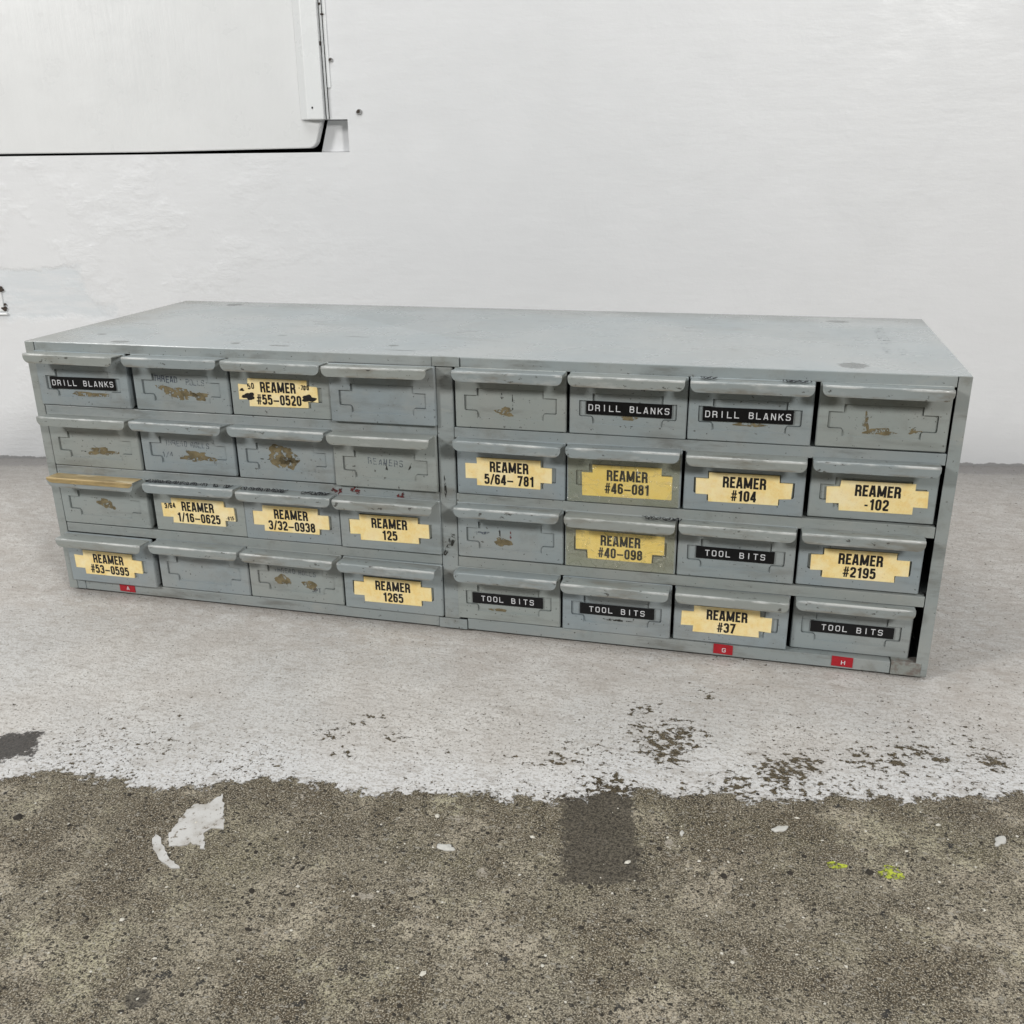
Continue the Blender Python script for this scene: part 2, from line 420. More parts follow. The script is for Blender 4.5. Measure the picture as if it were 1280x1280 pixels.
    vb = m.n('ShaderNodeTexVoronoi'); m.put(vb.inputs['Vector'], m.vmath('ADD', p, m.vmath('MULTIPLY', m.comb(n1, n2, n1), (0.030, 0.030, 0.0)))); vb.inputs['Scale'].default_value = 105
    cb = m.sep(vb.outputs['Color'])[1]
    con = m.mix(m.math('MULTIPLY', m.ss(cb, 0.965, 0.967), m.ss(vb.outputs['Distance'], 0.34, 0.24)), con, (0.40, 0.36, 0.30))
    con = m.mix(m.math('MULTIPLY', m.ss(cb, 0.035, 0.033), m.ss(vb.outputs['Distance'], 0.30, 0.22)), con, (0.04, 0.038, 0.035))

    # --- dark damp repairs: rotated boxes with ragged edges
    def boxmask(cx, cy, hx, hy, ang, wob):
        dx = m.math('SUBTRACT', s[0], cx); dy = m.math('SUBTRACT', s[1], cy)
        c_, s_ = math.cos(ang), math.sin(ang)
        a = m.math('ABSOLUTE', m.math('ADD', m.math('MULTIPLY', dx, c_), m.math('MULTIPLY', dy, s_)))
        b = m.math('ABSOLUTE', m.math('SUBTRACT', m.math('MULTIPLY', dy, c_), m.math('MULTIPLY', dx, s_)))
        q = m.math('MAXIMUM', m.math('SUBTRACT', a, hx), m.math('SUBTRACT', b, hy))
        q = m.math('ADD', q, m.math('ADD', m.math('MULTIPLY', n1, wob), m.math('MULTIPLY', n2, wob * 0.8)))
        return m.ss(q, 0.002, -0.003)
    rect = boxmask(0.6195, -0.262, 0.0262, 0.056, 0.19, 0.030)
    left = boxmask(0.108, -0.2945, 0.070, 0.020, 0.48, 0.034)
    dk = m.mix(m.ss(m.math('ADD', g1, m.math('MULTIPLY', g2, 0.4)), 0.55, 0.85), (0.034, 0.029, 0.022), (0.125, 0.108, 0.085))
    con = m.mix(m.math('MULTIPLY', rect, 0.85), con, dk)

    # --- paint: dusty old coat, whiter fresh band along its edge
    pn = m.noise(p, 16, 6, 0.62)
    pt = m.mix(m.ss(pn, 0.32, 0.70), (0.565, 0.535, 0.500), (0.665, 0.645, 0.615))
    pt = m.mix(m.ss(m.noise(p, 5, 3, off=(4, 4, 4)), 0.42, 0.64, 0, 0.5), pt, (0.560, 0.562, 0.555))
    band = m.math('ADD', d0, m.math('MULTIPLY', m.math('SUBTRACT', m.noise(p, 14, 4), 0.5), 0.08))
    pt = m.mix(m.ss(band, 0.075, 0.010, 0, 0.65), pt, (0.69, 0.692, 0.695))
    stn = m.noise(p, 42, 5, 0.7, off=(2, 6, 5), stretch=(0.7, 1.2, 1))
    pt = m.mix(m.ss(stn, 0.52, 0.72, 0, 0.55), pt, (0.36, 0.325, 0.29))
    pt = m.mix(m.ss(g1, 0.50, 0.62, 0, 0.62), pt, (0.33, 0.30, 0.265))
    g4 = m.noise(p, 170, 5, 0.72, off=(1, 8, 8), stretch=(0.6, 1.3, 1))
    pt = m.mix(m.ss(g4, 0.50, 0.62, 0, 0.55), pt, (0.37, 0.34, 0.305))
    pt = m.mix(m.ss(g4, 0.44, 0.32, 0, 0.45), pt, (0.72, 0.705, 0.68))
    pt = m.mix(m.ss(g2, 0.62, 0.74, 0, 0.35), pt, (0.70, 0.69, 0.67))
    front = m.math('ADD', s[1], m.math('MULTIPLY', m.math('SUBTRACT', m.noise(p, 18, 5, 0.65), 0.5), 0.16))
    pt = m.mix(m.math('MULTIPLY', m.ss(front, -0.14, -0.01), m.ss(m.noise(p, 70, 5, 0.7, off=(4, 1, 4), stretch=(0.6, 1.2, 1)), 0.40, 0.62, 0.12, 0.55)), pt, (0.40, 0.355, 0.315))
    # darker toward the wall, darkest in a narrow strip beside it
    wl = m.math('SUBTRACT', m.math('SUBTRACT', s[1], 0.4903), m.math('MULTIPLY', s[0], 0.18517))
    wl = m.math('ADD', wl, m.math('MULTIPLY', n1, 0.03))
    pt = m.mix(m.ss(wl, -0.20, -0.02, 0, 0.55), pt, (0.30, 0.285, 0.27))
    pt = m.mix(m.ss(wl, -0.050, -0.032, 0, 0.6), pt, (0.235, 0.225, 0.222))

    # --- chips through the paint
    chips = ((0.6605, -0.137, 0.024), (0.6584, -0.162, 0.017), (0.6312, -0.1046, 0.018), (0.6409, -0.1475, 0.012), (0.631, -0.1296, 0.012),
             (0.6801, -0.0696, 0.013), (0.8023, -0.1353, 0.015), (0.8256, -0.132, 0.010), (0.8416, -0.1173, 0.013), (0.8554, -0.1218, 0.010),
             (0.7374, -0.1686, 0.020), (0.4404, -0.1885, 0.014), (0.4023, -0.1794, 0.012), (0.4126, -0.167, 0.013), (0.412, -0.2182, 0.012),
             (0.8954, -0.1177, 0.012), (0.5775, -0.1903, 0.014), (0.7560, -0.1540, 0.012), (0.62, -0.2150, 0.022), (0.7080, -0.19, 0.016), (0.39, -0.197, 0.013))
    boost = None
    for (x, y, r) in chips:
        dist = m.vmath('DISTANCE', p, (x, y, 0.0))
        f = m.ss(dist, r * 1.7, 0.0)
        boost = f if boost is None else m.math('MAXIMUM', boost, f)
    cn = m.noise(p, 150, 6, 0.68, off=(1.3, 4.2, 0), stretch=(1, 1.15, 1))
    near = m.math('MULTIPLY', m.ss(d0, 0.17, 0.0), m.ss(m.noise(p, 11, 4, 0.6, off=(3, 1, 7)), 0.36, 0.62, 0.15, 1.1))
    thr = m.math('ADD', m.math('ADD', m.ss(s[0], 0.45, 0.75, 0.315, 0.345), m.math('MULTIPLY', near, 0.085)), m.math('MULTIPLY', boost, 0.125))
    chip = m.ss(m.math('SUBTRACT', cn, thr), 0.012, -0.008)
    pit_n = m.noise(p, 360, 3, 0.6, off=(8, 3, 3))
    pit = m.ss(m.math('SUBTRACT', pit_n, m.math('ADD', 0.335, m.math('MULTIPLY', near, 0.055))), 0.012, -0.008)
    paint = m.math('MULTIPLY', solid, m.math('SUBTRACT', 1.0, m.math('MAXIMUM', chip, m.math('MULTIPLY', pit, 0.85))))
    under = m.mix(m.math('MULTIPLY', solid, 0.65), con, m.mix(m.ss(g1, 0.4, 0.6), (0.036, 0.026, 0.013), (0.125, 0.094, 0.050)))
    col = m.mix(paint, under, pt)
    col = m.mix(m.math('MULTIPLY', left, 0.95), col, m.mix(m.ss(g1, 0.4, 0.7), (0.032, 0.028, 0.025), (0.085, 0.074, 0.066)))
    dot = m.ss(m.math('ADD', m.vmath('DISTANCE', p, (0.3965, -0.4655, 0)), m.math('MULTIPLY', n2, 0.004)), 0.0085, 0.0055)
    col = m.mix(m.math('MULTIPLY', dot, 0.7), col, (0.05, 0.045, 0.04))
    hc = m.math('ADD', m.math('MULTIPLY', g1, 1.0), m.math('ADD', m.math('MULTIPLY', g2, 0.5), m.math('MULTIPLY', m.ss(vcell.outputs['Distance'], 0.5, 0.1), 0.5)))
    hp = m.math('ADD', m.math('MULTIPLY', pn, 1.2), m.math('ADD', 0.9, m.math('MULTIPLY', g1, 0.70)))
    hmix = m.math('ADD', m.math('MULTIPLY', hc, m.math('SUBTRACT', 1.0, paint)), m.math('MULTIPLY', hp, paint))
    nrm = m.bump(hmix, 0.8, 0.0018)
    m.bsdf(col, m.math('ADD', 0.82, m.math('MULTIPLY', paint, -0.27)), 0, nrm, 0.32)
    return m.m
M_FLOOR = mat_floor()

def mat_flake():
    m = NT('white_paint_remnant')
    p = m.pos()
    n = m.noise(p, 240, 4, 0.7)
    c = m.mix(m.ss(m.noise(p, 60, 5, 0.65), 0.4, 0.65), (0.56, 0.55, 0.53), (0.44, 0.42, 0.39))
    c = m.mix(m.ss(n, 0.57, 0.64), c, (0.20, 0.175, 0.14))
    m.bsdf(c, 0.6, 0, m.bump(n, 0.4, 0.001), 0.3)
    return m.m
M_FLAKE = mat_flake()
M_YELLOW = mat_worn('yellow_green_paint_spot', (0.46, 0.52, 0.06), 0.51, 300)
M_CHIPWHITE = mat_flat('white_stone', (0.56, 0.55, 0.51), 0.6, 0.3, 200)

# ------------------------------------------------------------------ mesh helpers
def tag(o, label=None, cat=None, group=None, kind=None):
    if label: o['label'] = label
    if cat: o['category'] = cat
    if group: o['group'] = group
    if kind: o['kind'] = kind
    return o

def empty(name, loc=(0, 0, 0), rot=(0, 0, 0), parent=None):
    o = bpy.data.objects.new(name, None)
    o.location = loc; o.rotation_euler = rot
    o.empty_display_size = 0.05
    COL.objects.link(o)
    if parent: o.parent = parent
    return o

def link(name, bm_or_mesh, mats, parent=None, loc=(0, 0, 0), rot=(0, 0, 0), smooth=False):
    if isinstance(bm_or_mesh, bmesh.types.BMesh):
        me = bpy.data.meshes.new(name)
        bm_or_mesh.to_mesh(me)
        bm_or_mesh.free()
        if not isinstance(mats, (list, tuple)): mats = [mats]
        for q in mats: me.materials.append(q)
        if smooth:
            for f in me.polygons: f.use_smooth = True
    else:
        me = bm_or_mesh
    o = bpy.data.objects.new(name, me)
    o.location = loc; o.rotation_euler = rot
    COL.objects.link(o)
    if parent: o.parent = parent
    return o

def bevel(o, w, seg=2, ang=35):
    b = o.modifiers.new('bevel', 'BEVEL'); b.width = w; b.segments = seg
    b.limit_method = 'ANGLE'; b.angle_limit = math.radians(ang)
    b.harden_normals = False
    return o

def box(bm, x0, x1, y0, y1, z0, z1, mi=0):
    v = [bm.verts.new(c) for c in ((x0, y0, z0), (x1, y0, z0), (x1, y1, z0), (x0, y1, z0), (x0, y0, z1), (x1, y0, z1), (x1, y1, z1), (x0, y1, z1))]
    for idx in ((0, 3, 2, 1), (4, 5, 6, 7), (0, 1, 5, 4), (1, 2, 6, 5), (2, 3, 7, 6), (3, 0, 4, 7)):
        f = bm.faces.new([v[i] for i in idx]); f.material_index = mi

def boxes(name, lst, mats, parent=None, bev=0.0006, **kw):
    bm = bmesh.new()
    for b in lst: box(bm, *b)
    o = link(name, bm, mats, parent, **kw)
    if bev: bevel(o, bev)
    return o

def fillet(path, closed=False, n=5):
    """path of (x, y) or (x, y, r); r rounds that corner."""
    out = []
    N = len(path)
    for i, q in enumerate(path):
        r = q[2] if len(q) > 2 else 0
        if r <= 0 or (not closed and i in (0, N - 1)):
            out.append((q[0], q[1])); continue
        a = Vector(path[i - 1][:2]); b = Vector(q[:2]); c = Vector(path[(i + 1) % N][:2])
        u = (a - b).normalized(); w = (c - b).normalized()
        ang = u.angle(w)
        if ang > 3.1:
            out.append((b.x, b.y)); continue
        t = r / math.tan(ang / 2)
        t = min(t, (a - b).length * 0.499, (c - b).length * 0.499)
        rr = t * math.tan(ang / 2)
        cen = b + (u + w).normalized() * (rr / math.sin(ang / 2))
        p0 = b + u * t; p1 = b + w * t
        a0 = math.atan2(p0.y - cen.y, p0.x - cen.x); a1 = math.atan2(p1.y - cen.y, p1.x - cen.x)
        da = (a1 - a0 + math.pi) % (2 * math.pi) - math.pi
        for k in range(n + 1):
            aa = a0 + da * k / n
            out.append((cen.x + rr * math.cos(aa), cen.y + rr * math.sin(aa)))
    return out

def prism(bm, loop, y_front, y_back, mi=0):
    """solid whose outline (x, z) faces -y."""
    f = [bm.verts.new((x, y_front, z)) for x, z in loop]
    b = [bm.verts.new((x, y_back, z)) for x, z in loop]
    n = len(loop)
    fs = [bm.faces.new(f), bm.faces.new(list(reversed(b)))]
    for i in range(n):
        fs.append(bm.faces.new((f[i], b[i], b[(i + 1) % n], f[(i + 1) % n])))
    for q in fs: q.material_index = mi
    return fs

def jag(cx, cz, rx, rz, n, amt, seed, ang=0.0):
    rd = random.Random(seed)
    pts = []
    k1, k2 = rd.uniform(0, 6.28), rd.uniform(0, 6.28)
    for i in range(n):
        a = 2 * math.pi * i / n
        r = 1 + amt * (0.6 * math.sin(3 * a + k1) + 0.4 * math.sin(5 * a + k2)) + amt * rd.uniform(-0.42, 0.30)
        x, z = rx * r * math.cos(a), rz * r * math.sin(a)
        pts.append((cx + x * math.cos(ang) - z * math.sin(ang), cz + x * math.sin(ang) + z * math.cos(ang)))
    return pts

def ribbon(bm, pts, w, y, mi=0, closed=False, T=None, th=0.0):
    """flat stroke of width w along pts (x, z) in the plane y, mitred."""
    N = len(pts)
    P = [Vector(q) for q in pts]
    Ls, Rs = [], []
    for i in range(N):
        if closed:
            a, b, c = P[i - 1], P[i], P[(i + 1) % N]
        else:
            a, b, c = P[max(i - 1, 0)], P[i], P[min(i + 1, N - 1)]
        d0 = (b - a); d1 = (c - b)
        d0 = d0.normalized() if d0.length > 1e-9 else d1.normalized()
        d1 = d1.normalized() if d1.length > 1e-9 else d0
        n0 = Vector((-d0.y, d0.x)); n1 = Vector((-d1.y, d1.x))
        mm = n0 + n1
        if mm.length < 1e-6: mm = n0
        mm.normalize()
        k = 1 / max(mm.dot(n1), 0.5)
        Ls.append(b + mm * (w / 2 * k)); Rs.append(b - mm * (w / 2 * k))
    def mk(q, yy):
        x, z = (T(q.x, q.y) if T else (q.x, q.y))
        return bm.verts.new((x, yy, z))
    vl = [mk(q, y) for q in Ls]; vr = [mk(q, y) for q in Rs]
    rng = range(N if closed else N - 1)
    for i in rng:
        j = (i + 1) % N
        f = bm.faces.new((vl[i], vr[i], vr[j], vl[j])); f.material_index = mi

# ------------------------------------------------------------------ stroke alphabet (cap height 1)
def glyph(ch, w, h=0.075):
    L, R, T, B = h, w - h, 1 - h, h
    r = min(0.17, (R - L) * 0.48)
    c = w / 2
    G = {
        'R': [[(L, 0), (L, 1)], [(L, T), (R, T, r), (R, .47, r), (L, .47)], [(c, .47), (R, .42, .1), (R + .02, 0)]],
        'P': [[(L, 0), (L, 1)], [(L, T), (R, T, r), (R, .45, r), (L, .45)]],
        'E': [[(L, 0), (L, 1)], [(L, T), (w, T)], [(L, .52), (w - .05, .52)], [(L, B), (w, B)]],
        'A': [[(L * .8, 0), (c - h * .5, 1)], [(w - L * .8, 0), (c + h * .5, 1)], [(.22 * w, .27), (.78 * w, .27)]],
        'M': [[(L, 0), (L, 1)], [(R, 0), (R, 1)], [(L, 1), (c, .1)], [(R, 1), (c, .1)]],
        'D': [[(L, B), (L, T), (R, T, r * 1.2), (R, B, r * 1.2)], 'c'],
        'I': [[(c, 0), (c, 1)]],
        'L': [[(L, 1), (L, B), (w, B)]],
        'B': [[(L, B), (L, T), (R - .03, T, r), (R - .03, .54, r), (L, .54)], [(L, .53), (R, .53, r), (R, B, r), (L, B)]],
        'N': [[(L, 0), (L, 1)], [(R, 0), (R, 1)], [(L, 1), (R, 0)]],
        'K': [[(L, 0), (L, 1)], [(R + .03, 1), (L, .38)], [(.4 * w, .58), (R + .05, 0)]],
        'S': [[(R, .74), (R, T, r), (L, T, r), (L, .52, r), (R, .52, r), (R, B, r), (L, B, r), (L, .26)]],
        'T': [[(0, T), (w, T)], [(c, 0), (c, T)]],
        'O': [[(L, T, r), (R, T, r), (R, B, r), (L, B, r)], 'c'],
        'H': [[(L, 0), (L, 1)], [(R, 0), (R, 1)], [(L, .5), (R, .5)]],
        'G': [[(R, .74), (R, T, r), (L, T, r), (L, B, r), (R, B, r), (R, .48), (c, .48)]],
        'J': [[(R, 1), (R, B, r), (L, B, r), (L, .3)]],
        'C': [[(R, .72), (R, T, r), (L, T, r), (L, B, r), (R, B, r), (R, .28)]],
        '0': [[(L, T, r), (R, T, r), (R, B, r), (L, B, r)], 'c'],
        '1': [[(c + .06, 0), (c + .06, 1)], [(c + .06, .84), (c - .16, .76)]],
        '2': [[(L, .68), (L, T, r), (R, T, r), (R, .56, .12), (L + .02, .2, .06), (L + .02, B)], [(L - .04, B), (w, B)]],
        '3': [[(L, .72), (L, T, r), (R, T, r), (R, .53, .1), (c - .05, .53)], [(c - .05, .525), (R, .525, .1), (R, B, r), (L, B, r), (L, .28)]],
        '4': [[(R - .05, 0), (R - .05, 1)], [(R - .07, .95), (L - .02, .3)], [(0, .26), (w, .26)]],
        '5': [[(R + .02, T), (L + .02, T), (L, .48)], [(L, .52), (L, .63, .08), (R, .63, r), (R, B, r), (L, B, r), (L, .28)]],
        '6': [[(R, .74), (R, T, r), (L, T, r), (L, B, r), (R, B, r), (R, .58, r), (L, .58)]],
        '7': [[(0, T), (R, T), (.34 * w, 0)]],
        '8': [[(L + .01, T, r), (R - .01, T, r), (R - .01, .54, r), (L + .01, .54, r)], 'c', [(L, .53, r), (R, .53, r), (R, B, r), (L, B, r)], 'c'],
        '9': [[(L, .26), (L, B, r), (R, B, r), (R, T, r), (L, T, r), (L, .42, r), (R, .42)]],
        '#': [[(.28 * w, 0), (.44 * w, 1)], [(.62 * w, 0), (.78 * w, 1)], [(0, .34), (w * .96, .34)], [(.06, .66), (w, .66)]],
        '/': [[(0.03, -.02), (w * .95, 1.02)]],
        '–': [[(.02, .40), (w - .02, .40)]],
        '-': [[(.04, .40), (w - .04, .40)]],
        '.': [[(c - .05, .06), (c + .05, .06)]],
        ' ': [],
    }
    return G[ch]

COND_W = {'M': .72, '1': .40, '/': .34, '–': .62, '-': .34, ' ': .22, '#': .52, 'A': .54, 'E': .44, 'R': .51}
def text(bm, s, cx, cz, height, stroke, y, mi, widths=None, default=0.49, gap=0.085, xscale=1.0, T=None, seed=None, thin='#/–-', jitter=0.0, rot=0.0):
    """writes s centred at (cx, cz) in the plane y (facing -y)."""
    widths = COND_W if widths is None else widths
    rd = random.Random(seed)
    adv = [widths.get(ch, default) for ch in s]
    tot = sum(adv) + gap * (len(s) - 1)
    x = -tot / 2
    k = 0
    cr, sr = math.cos(rot), math.sin(rot)
    for ch, w in zip(s, adv):
        strokes = glyph(ch, w, stroke / 2)
        jx, jz, ja = (rd.uniform(-1, 1) * jitter, rd.uniform(-1, 1) * jitter, rd.uniform(-1, 1) * jitter * 1.5) if jitter else (0, 0, 0)
        i = 0
        while i < len(strokes):
            st = strokes[i]
            closed = i + 1 < len(strokes) and strokes[i + 1] == 'c'
            pts = fillet(st, closed, 5)
            if jitter:
                pts = [(px + rd.uniform(-1, 1) * jitter * .4, pz + rd.uniform(-1, 1) * jitter * .4) for px, pz in pts]
            x0 = x
            def tf(px, pz, x0=x0):
                px, pz = px + jx + ja * (pz - .5), pz + jz
                X = (px + x0) * height * xscale; Z = (pz - .5) * height
                X, Z = X * cr - Z * sr, X * sr + Z * cr
                X += cx; Z += cz
                return T(X, Z) if T else (X, Z)
            sw = stroke * (0.62 if ch == '#' else 0.8 if ch in thin else 1.0)
            ribbon(bm, pts, sw, y - 0.000012 * k, mi, closed, tf)
            k = (k + 1) % 7
            i += 2 if closed else 1
        x += w + gap

# ------------------------------------------------------------------ the floor
bm = bmesh.new()
v = [bm.verts.new(c) for c in ((-8, -8, 0), (9, -8, 0), (9, 6, 0), (-8, 6, 0))]
bm.faces.new(v)
floor = link('floor', bm, M_FLOOR)
tag(floor, kind='structure')

def floor_patch(name, loop, mat, h=0.0008, jit=0.0012, seed=1, parent=None):
    rd = random.Random(seed)
    pts = []
    n = len(loop)
    for i in range(n):
        a = Vector(loop[i]); b = Vector(loop[(i + 1) % n])
        m_ = max(1, int((b - a).length / 0.0022))
        for k in range(m_):
            q = a.lerp(b, k / m_)
            pts.append((q.x + rd.uniform(-jit, jit), q.y + rd.uniform(-jit, jit)))
    bm = bmesh.new()
    f = [bm.verts.new((x, y, h)) for x, y in pts]
    b = [bm.verts.new((x, y, -0.001)) for x, y in pts]
    bm.faces.new(f)
    for i in range(len(pts)):
        bm.faces.new((f[i], f[(i + 1) % len(pts)], b[(i + 1) % len(pts)], b[i]))
    bmesh.ops.recalc_face_normals(bm, faces=bm.faces)
    return link(name, bm, mat, parent)

floor_patch('paint_remnant', [(0.3478, -0.2886), (0.3590, -0.3080), (0.3679, -0.3236), (0.3596, -0.3250), (0.3572, -0.3330), (0.3664, -0.3461), (0.3544, -0.3425), (0.3435, -0.3499), (0.3345, -0.3377), (0.3329, -0.3212), (0.3334, -0.3045), (0.3385, -0.3030), (0.3420, -0.3040), (0.3441, -0.2990)], M_FLAKE, seed=3, parent=floor)
floor_patch('paint_remnant', [(0.3254, -0.339), (0.3300, -0.3415), (0.3360, -0.3480), (0.3474, -0.3588), (0.3612, -0.3667), (0.3561, -0.3679), (0.344, -0.3629), (0.3320, -0.3525), (0.3270, -0.3453)], M_FLAKE, seed=4, jit=0.0006, parent=floor)
floor_patch('yellow_spot', jag(0.8085, -0.2645, 0.0075, 0.0065, 26, 0.25, 5, 0.3), M_YELLOW, 0.0005, 0.0004, 6, floor)
floor_patch('yellow_spot', jag(0.7749, -0.2650, 0.0065, 0.0030, 22, 0.25, 8, 0.1), M_YELLOW, 0.0005, 0.0004, 7, floor)

# small pale stones lying flush in the concrete
stones = ((0.5235, -0.3071, 0.0052, 'white angular stone on the concrete, between the white paint remnant and the dark square stain'),
          (0.7399, -0.2363, 0.0046, 'pale grey stone on the concrete, right of the dark square stain, behind the yellow spots'),
          (0.8821, -0.2152, 0.0048, 'whitish stone on the bare concrete nearest the right edge of the photo'),
          (0.6753, -0.2560, 0.0022, 'tiny white stone just right of the dark square stain'))
for i, (x, y, r, lab) in enumerate(stones):
    bm = bmesh.new()
    bmesh.ops.create_icosphere(bm, subdivisions=3, radius=1.0)
    rd = random.Random(40 + i)
    ph = [rd.uniform(0, 6) for _ in range(4)]
    for q in bm.verts:
        k = 1 + 0.22 * math.sin(3 * q.co.x + ph[0]) * math.cos(4 * q.co.y + ph[1]) + 0.12 * math.sin(7 * q.co.x + ph[2])
        q.co = Vector((q.co.x * r * k * 1.25, q.co.y * r * k * 0.62, q.co.z * r * 0.24 * k))
    o = link('stone', bm, M_CHIPWHITE, None, (x, y, 0.0004), (0, 0, 0.5 * i), smooth=True)
    tag(o, lab, 'stone', 'small pale stones on the concrete')

# loose grit and crumbs nobody could count
bm = bmesh.new()
rd = random.Random(77)
def grain(x, y, r, mi):
    ico = ((0, 0, 1), (.9, 0, .1), (.28, .85, .2), (-.72, .53, 0), (-.72, -.53, .15), (.28, -.85, .05))
    a = rd.uniform(0, 6.28); ca, sa = math.cos(a), math.sin(a)
    sx, sy, sz = r * rd.uniform(.7, 1.4), r * rd.uniform(.6, 1.1), r * rd.uniform(.35, .8)
    vv = []
    for (px, py, pz) in ico:
        px, py, pz = px * sx * rd.uniform(.8, 1.2), py * sy * rd.uniform(.8, 1.2), pz * sz
        vv.append(bm.verts.new((x + px * ca - py * sa, y + px * sa + py * ca, pz + 0.0001)))
    for k in range(5):
        f = bm.faces.new((vv[0], vv[1 + k], vv[1 + (k + 1) % 5])); f.material_index = mi
for k in range(5200):
    x = rd.uniform(0.05, 1.05); y = rd.uniform(-0.56, -0.12)
    if y > -0.335 + 0.19 * x: continue
    mi = rd.choices((0, 1, 2), (6, 2, 3))[0]
    grain(x, y, 0.00042 * math.exp(abs(rd.gauss(0, 0.62)) + (0.0 if mi else 0.15)), mi)
for k in range(420):
    x = rd.uniform(-0.25, 1.25); y = rd.uniform(-0.30, 0.45)
    if y < -0.31 + 0.19 * x or (-0.005 < x < 0.87 and -0.002 < y < 0.30): continue
    grain(x, y, 0.0003 * math.exp(rd.uniform(0, 1.0)), rd.choices((0, 2), (4, 1))[0])
for k in range(130):          # dirt swept up along the foot of the cabinet
    x = rd.uniform(0.0, 0.87)
    grain(x, -0.0015 - abs(rd.gauss(0, 0.004)), 0.00028 * math.exp(rd.uniform(0, 0.9)), 0)
tag(link('grit', bm, [mat_flat('dark_grit', (0.035, 0.030, 0.024), 0.9), mat_flat('pale_grit', (0.66, 0.63, 0.55), 0.8), mat_flat('brown_grit', (0.17, 0.145, 0.105), 0.9)]), kind='stuff')

# ------------------------------------------------------------------ the wall behind
WA = (-0.439126, 0.409032, 0.0); WANG = math.radians(10.49078)
wall = empty('wall', WA, (0, 0, WANG))
tag(wall, 'white painted masonry wall with a flush hatch, standing behind the grey drawer cabinet', 'wall')
H_L, H_R, H_B, H_T = -0.75, 0.5530, 0.4410, 1.35       # hatch opening
N_L, N_R, N_T = 0.5530, 0.5862, 0.4825                 # notch beside it
bm = bmesh.new()
xs = sorted({-3.0, H_L, H_R, N_R, 5.0}); zs = sorted({-0.02, H_B, N_T, H_T, 2.6})
def in_hole(x, z):
    return (H_L < x < H_R and H_B < z < H_T) or (N_L < x < N_R and H_B < z < N_T)
for i in range(len(xs) - 1):
    for j in range(len(zs) - 1):
        if in_hole((xs[i] + xs[i + 1]) / 2, (zs[j] + zs[j + 1]) / 2): continue
        box(bm, xs[i], xs[i + 1], 0.0, 0.10, zs[j], zs[j + 1])
bmesh.ops.remove_doubles(bm, verts=bm.verts, dist=1e-5)
# drop the inner faces two blocks share
seen = {}
for f in list(bm.faces):
    seen.setdefault(tuple(sorted(v.index for v in f.verts)), []).append(f)
bm.verts.index_update()
seen = {}
for f in list(bm.faces):
    seen.setdefault(tuple(sorted(v.index for v in f.verts)), []).append(f)
for fs in seen.values():
    if len(fs) > 1:
        for f in fs: bm.faces.remove(f)
wm = link('masonry', bm, M_WALL, wall)
boxes('cavity_back', [(H_L - 0.02, N_R + 0.02, 0.101, 0.12, H_B - 0.02, H_T + 0.02)], M_DARK, wall, 0)
# notch floor, a shallow socket chiselled beside the hatch
bm = bmesh.new(); prism(bm, [(0.5422, H_B + 0.0003), (N_R - 0.0003, H_B + 0.0003), (N_R - 0.0003, N_T - 0.0003), (0.5540, N_T - 0.0003)], 0.020, 0.05)
bevel(link('notch_back', bm, M_WALL, wall), 0.0012)
# hatch panel: bottom edge dips slightly to the left, lower right corner rounded
bm = bmesh.new()
prism(bm, fillet([(H_L + 0.004, 0.4445), (0.30, 0.4440), (0.5385, 0.4466, 0.013), (0.5500, 0.4822), (0.5508, 0.72), (0.5508, H_T - 0.004), (H_L + 0.004, H_T - 0.004)], True, 8), 0.0015, 0.022)
hatch = bevel(link('hatch_panel', bm, M_HATCH, wall), 0.0015)
# hinge trim: chamfered batten with a second thin strip
bm = bmesh.new()
sec = [(0.5215, 0.0012), (0.5340, -0.0088), (0.5562, -0.0096), (0.5570, 0.001)]
def sweep(sec, z0, z1, lean=0.0):
    a = [bm.verts.new((x, y, z0)) for x, y in sec]; b = [bm.verts.new((x + lean, y, z1)) for x, y in sec]
    n = len(sec)
    bm.faces.new(list(reversed(a))); bm.faces.new(b)
    for i in range(n): bm.faces.new((a[i], a[(i + 1) % n], b[(i + 1) % n], b[i]))
sweep(sec, 0.4822, 1.34, 0.003)
bmesh.ops.recalc_face_normals(bm, faces=bm.faces)
bevel(link('hinge_batten', bm, M_TRIM, wall), 0.0012)
boxes('hinge_leaf', [(0.5585, 0.5612, -0.0030, 0.002, 0.4828, 1.34), (0.5622, 0.5665, -0.0016, 0.002, 0.5215, 1.34)], M_TRIM, wall, 0.0006)
boxes('hinge_gap', [(0.5573, 0.5584, -0.0008, 0.001, 0.4826, 1.34), (0.5612, 0.5621, -0.0006, 0.001, 0.4826, 1.34)], M_DARK, wall, 0)
boxes('rust_spot', [(0.5600, 0.5640, -0.0036, -0.0002, 0.6085, 0.6105), (0.5585, 0.5610, -0.0036, -0.0002, 0.620, 0.623), (0.5560, 0.5578, -0.0068, -0.002, 0.5725, 0.5775)], M_RUST, wall, 0.0004)
def screw(u, z, r, y=0.0):
    bm = bmesh.new()
    bmesh.ops.create_cone(bm, cap_ends=True, segments=14, radius1=r, radius2=r * 0.8, depth=0.003)
    bmesh.ops.rotate(bm, verts=bm.verts, cent=(0, 0, 0), matrix=Matrix.Rotation(math.pi / 2, 3, 'X'))
    o = link('screw', bm, M_WALL, wall, (u, y - 0.0005, z))
    bm = bmesh.new()
    prism(bm, jag(-r * .2, r * .15, r * 0.62, r * 0.42, 12, 0.3, int(u * 1e4), 0.6), -0.0024, -0.0012)
    link('rust_stain', bm, M_RUST, o)
screw(0.5690, 0.5553, 0.0032); screw(0.6029, 0.4911, 0.0044); 
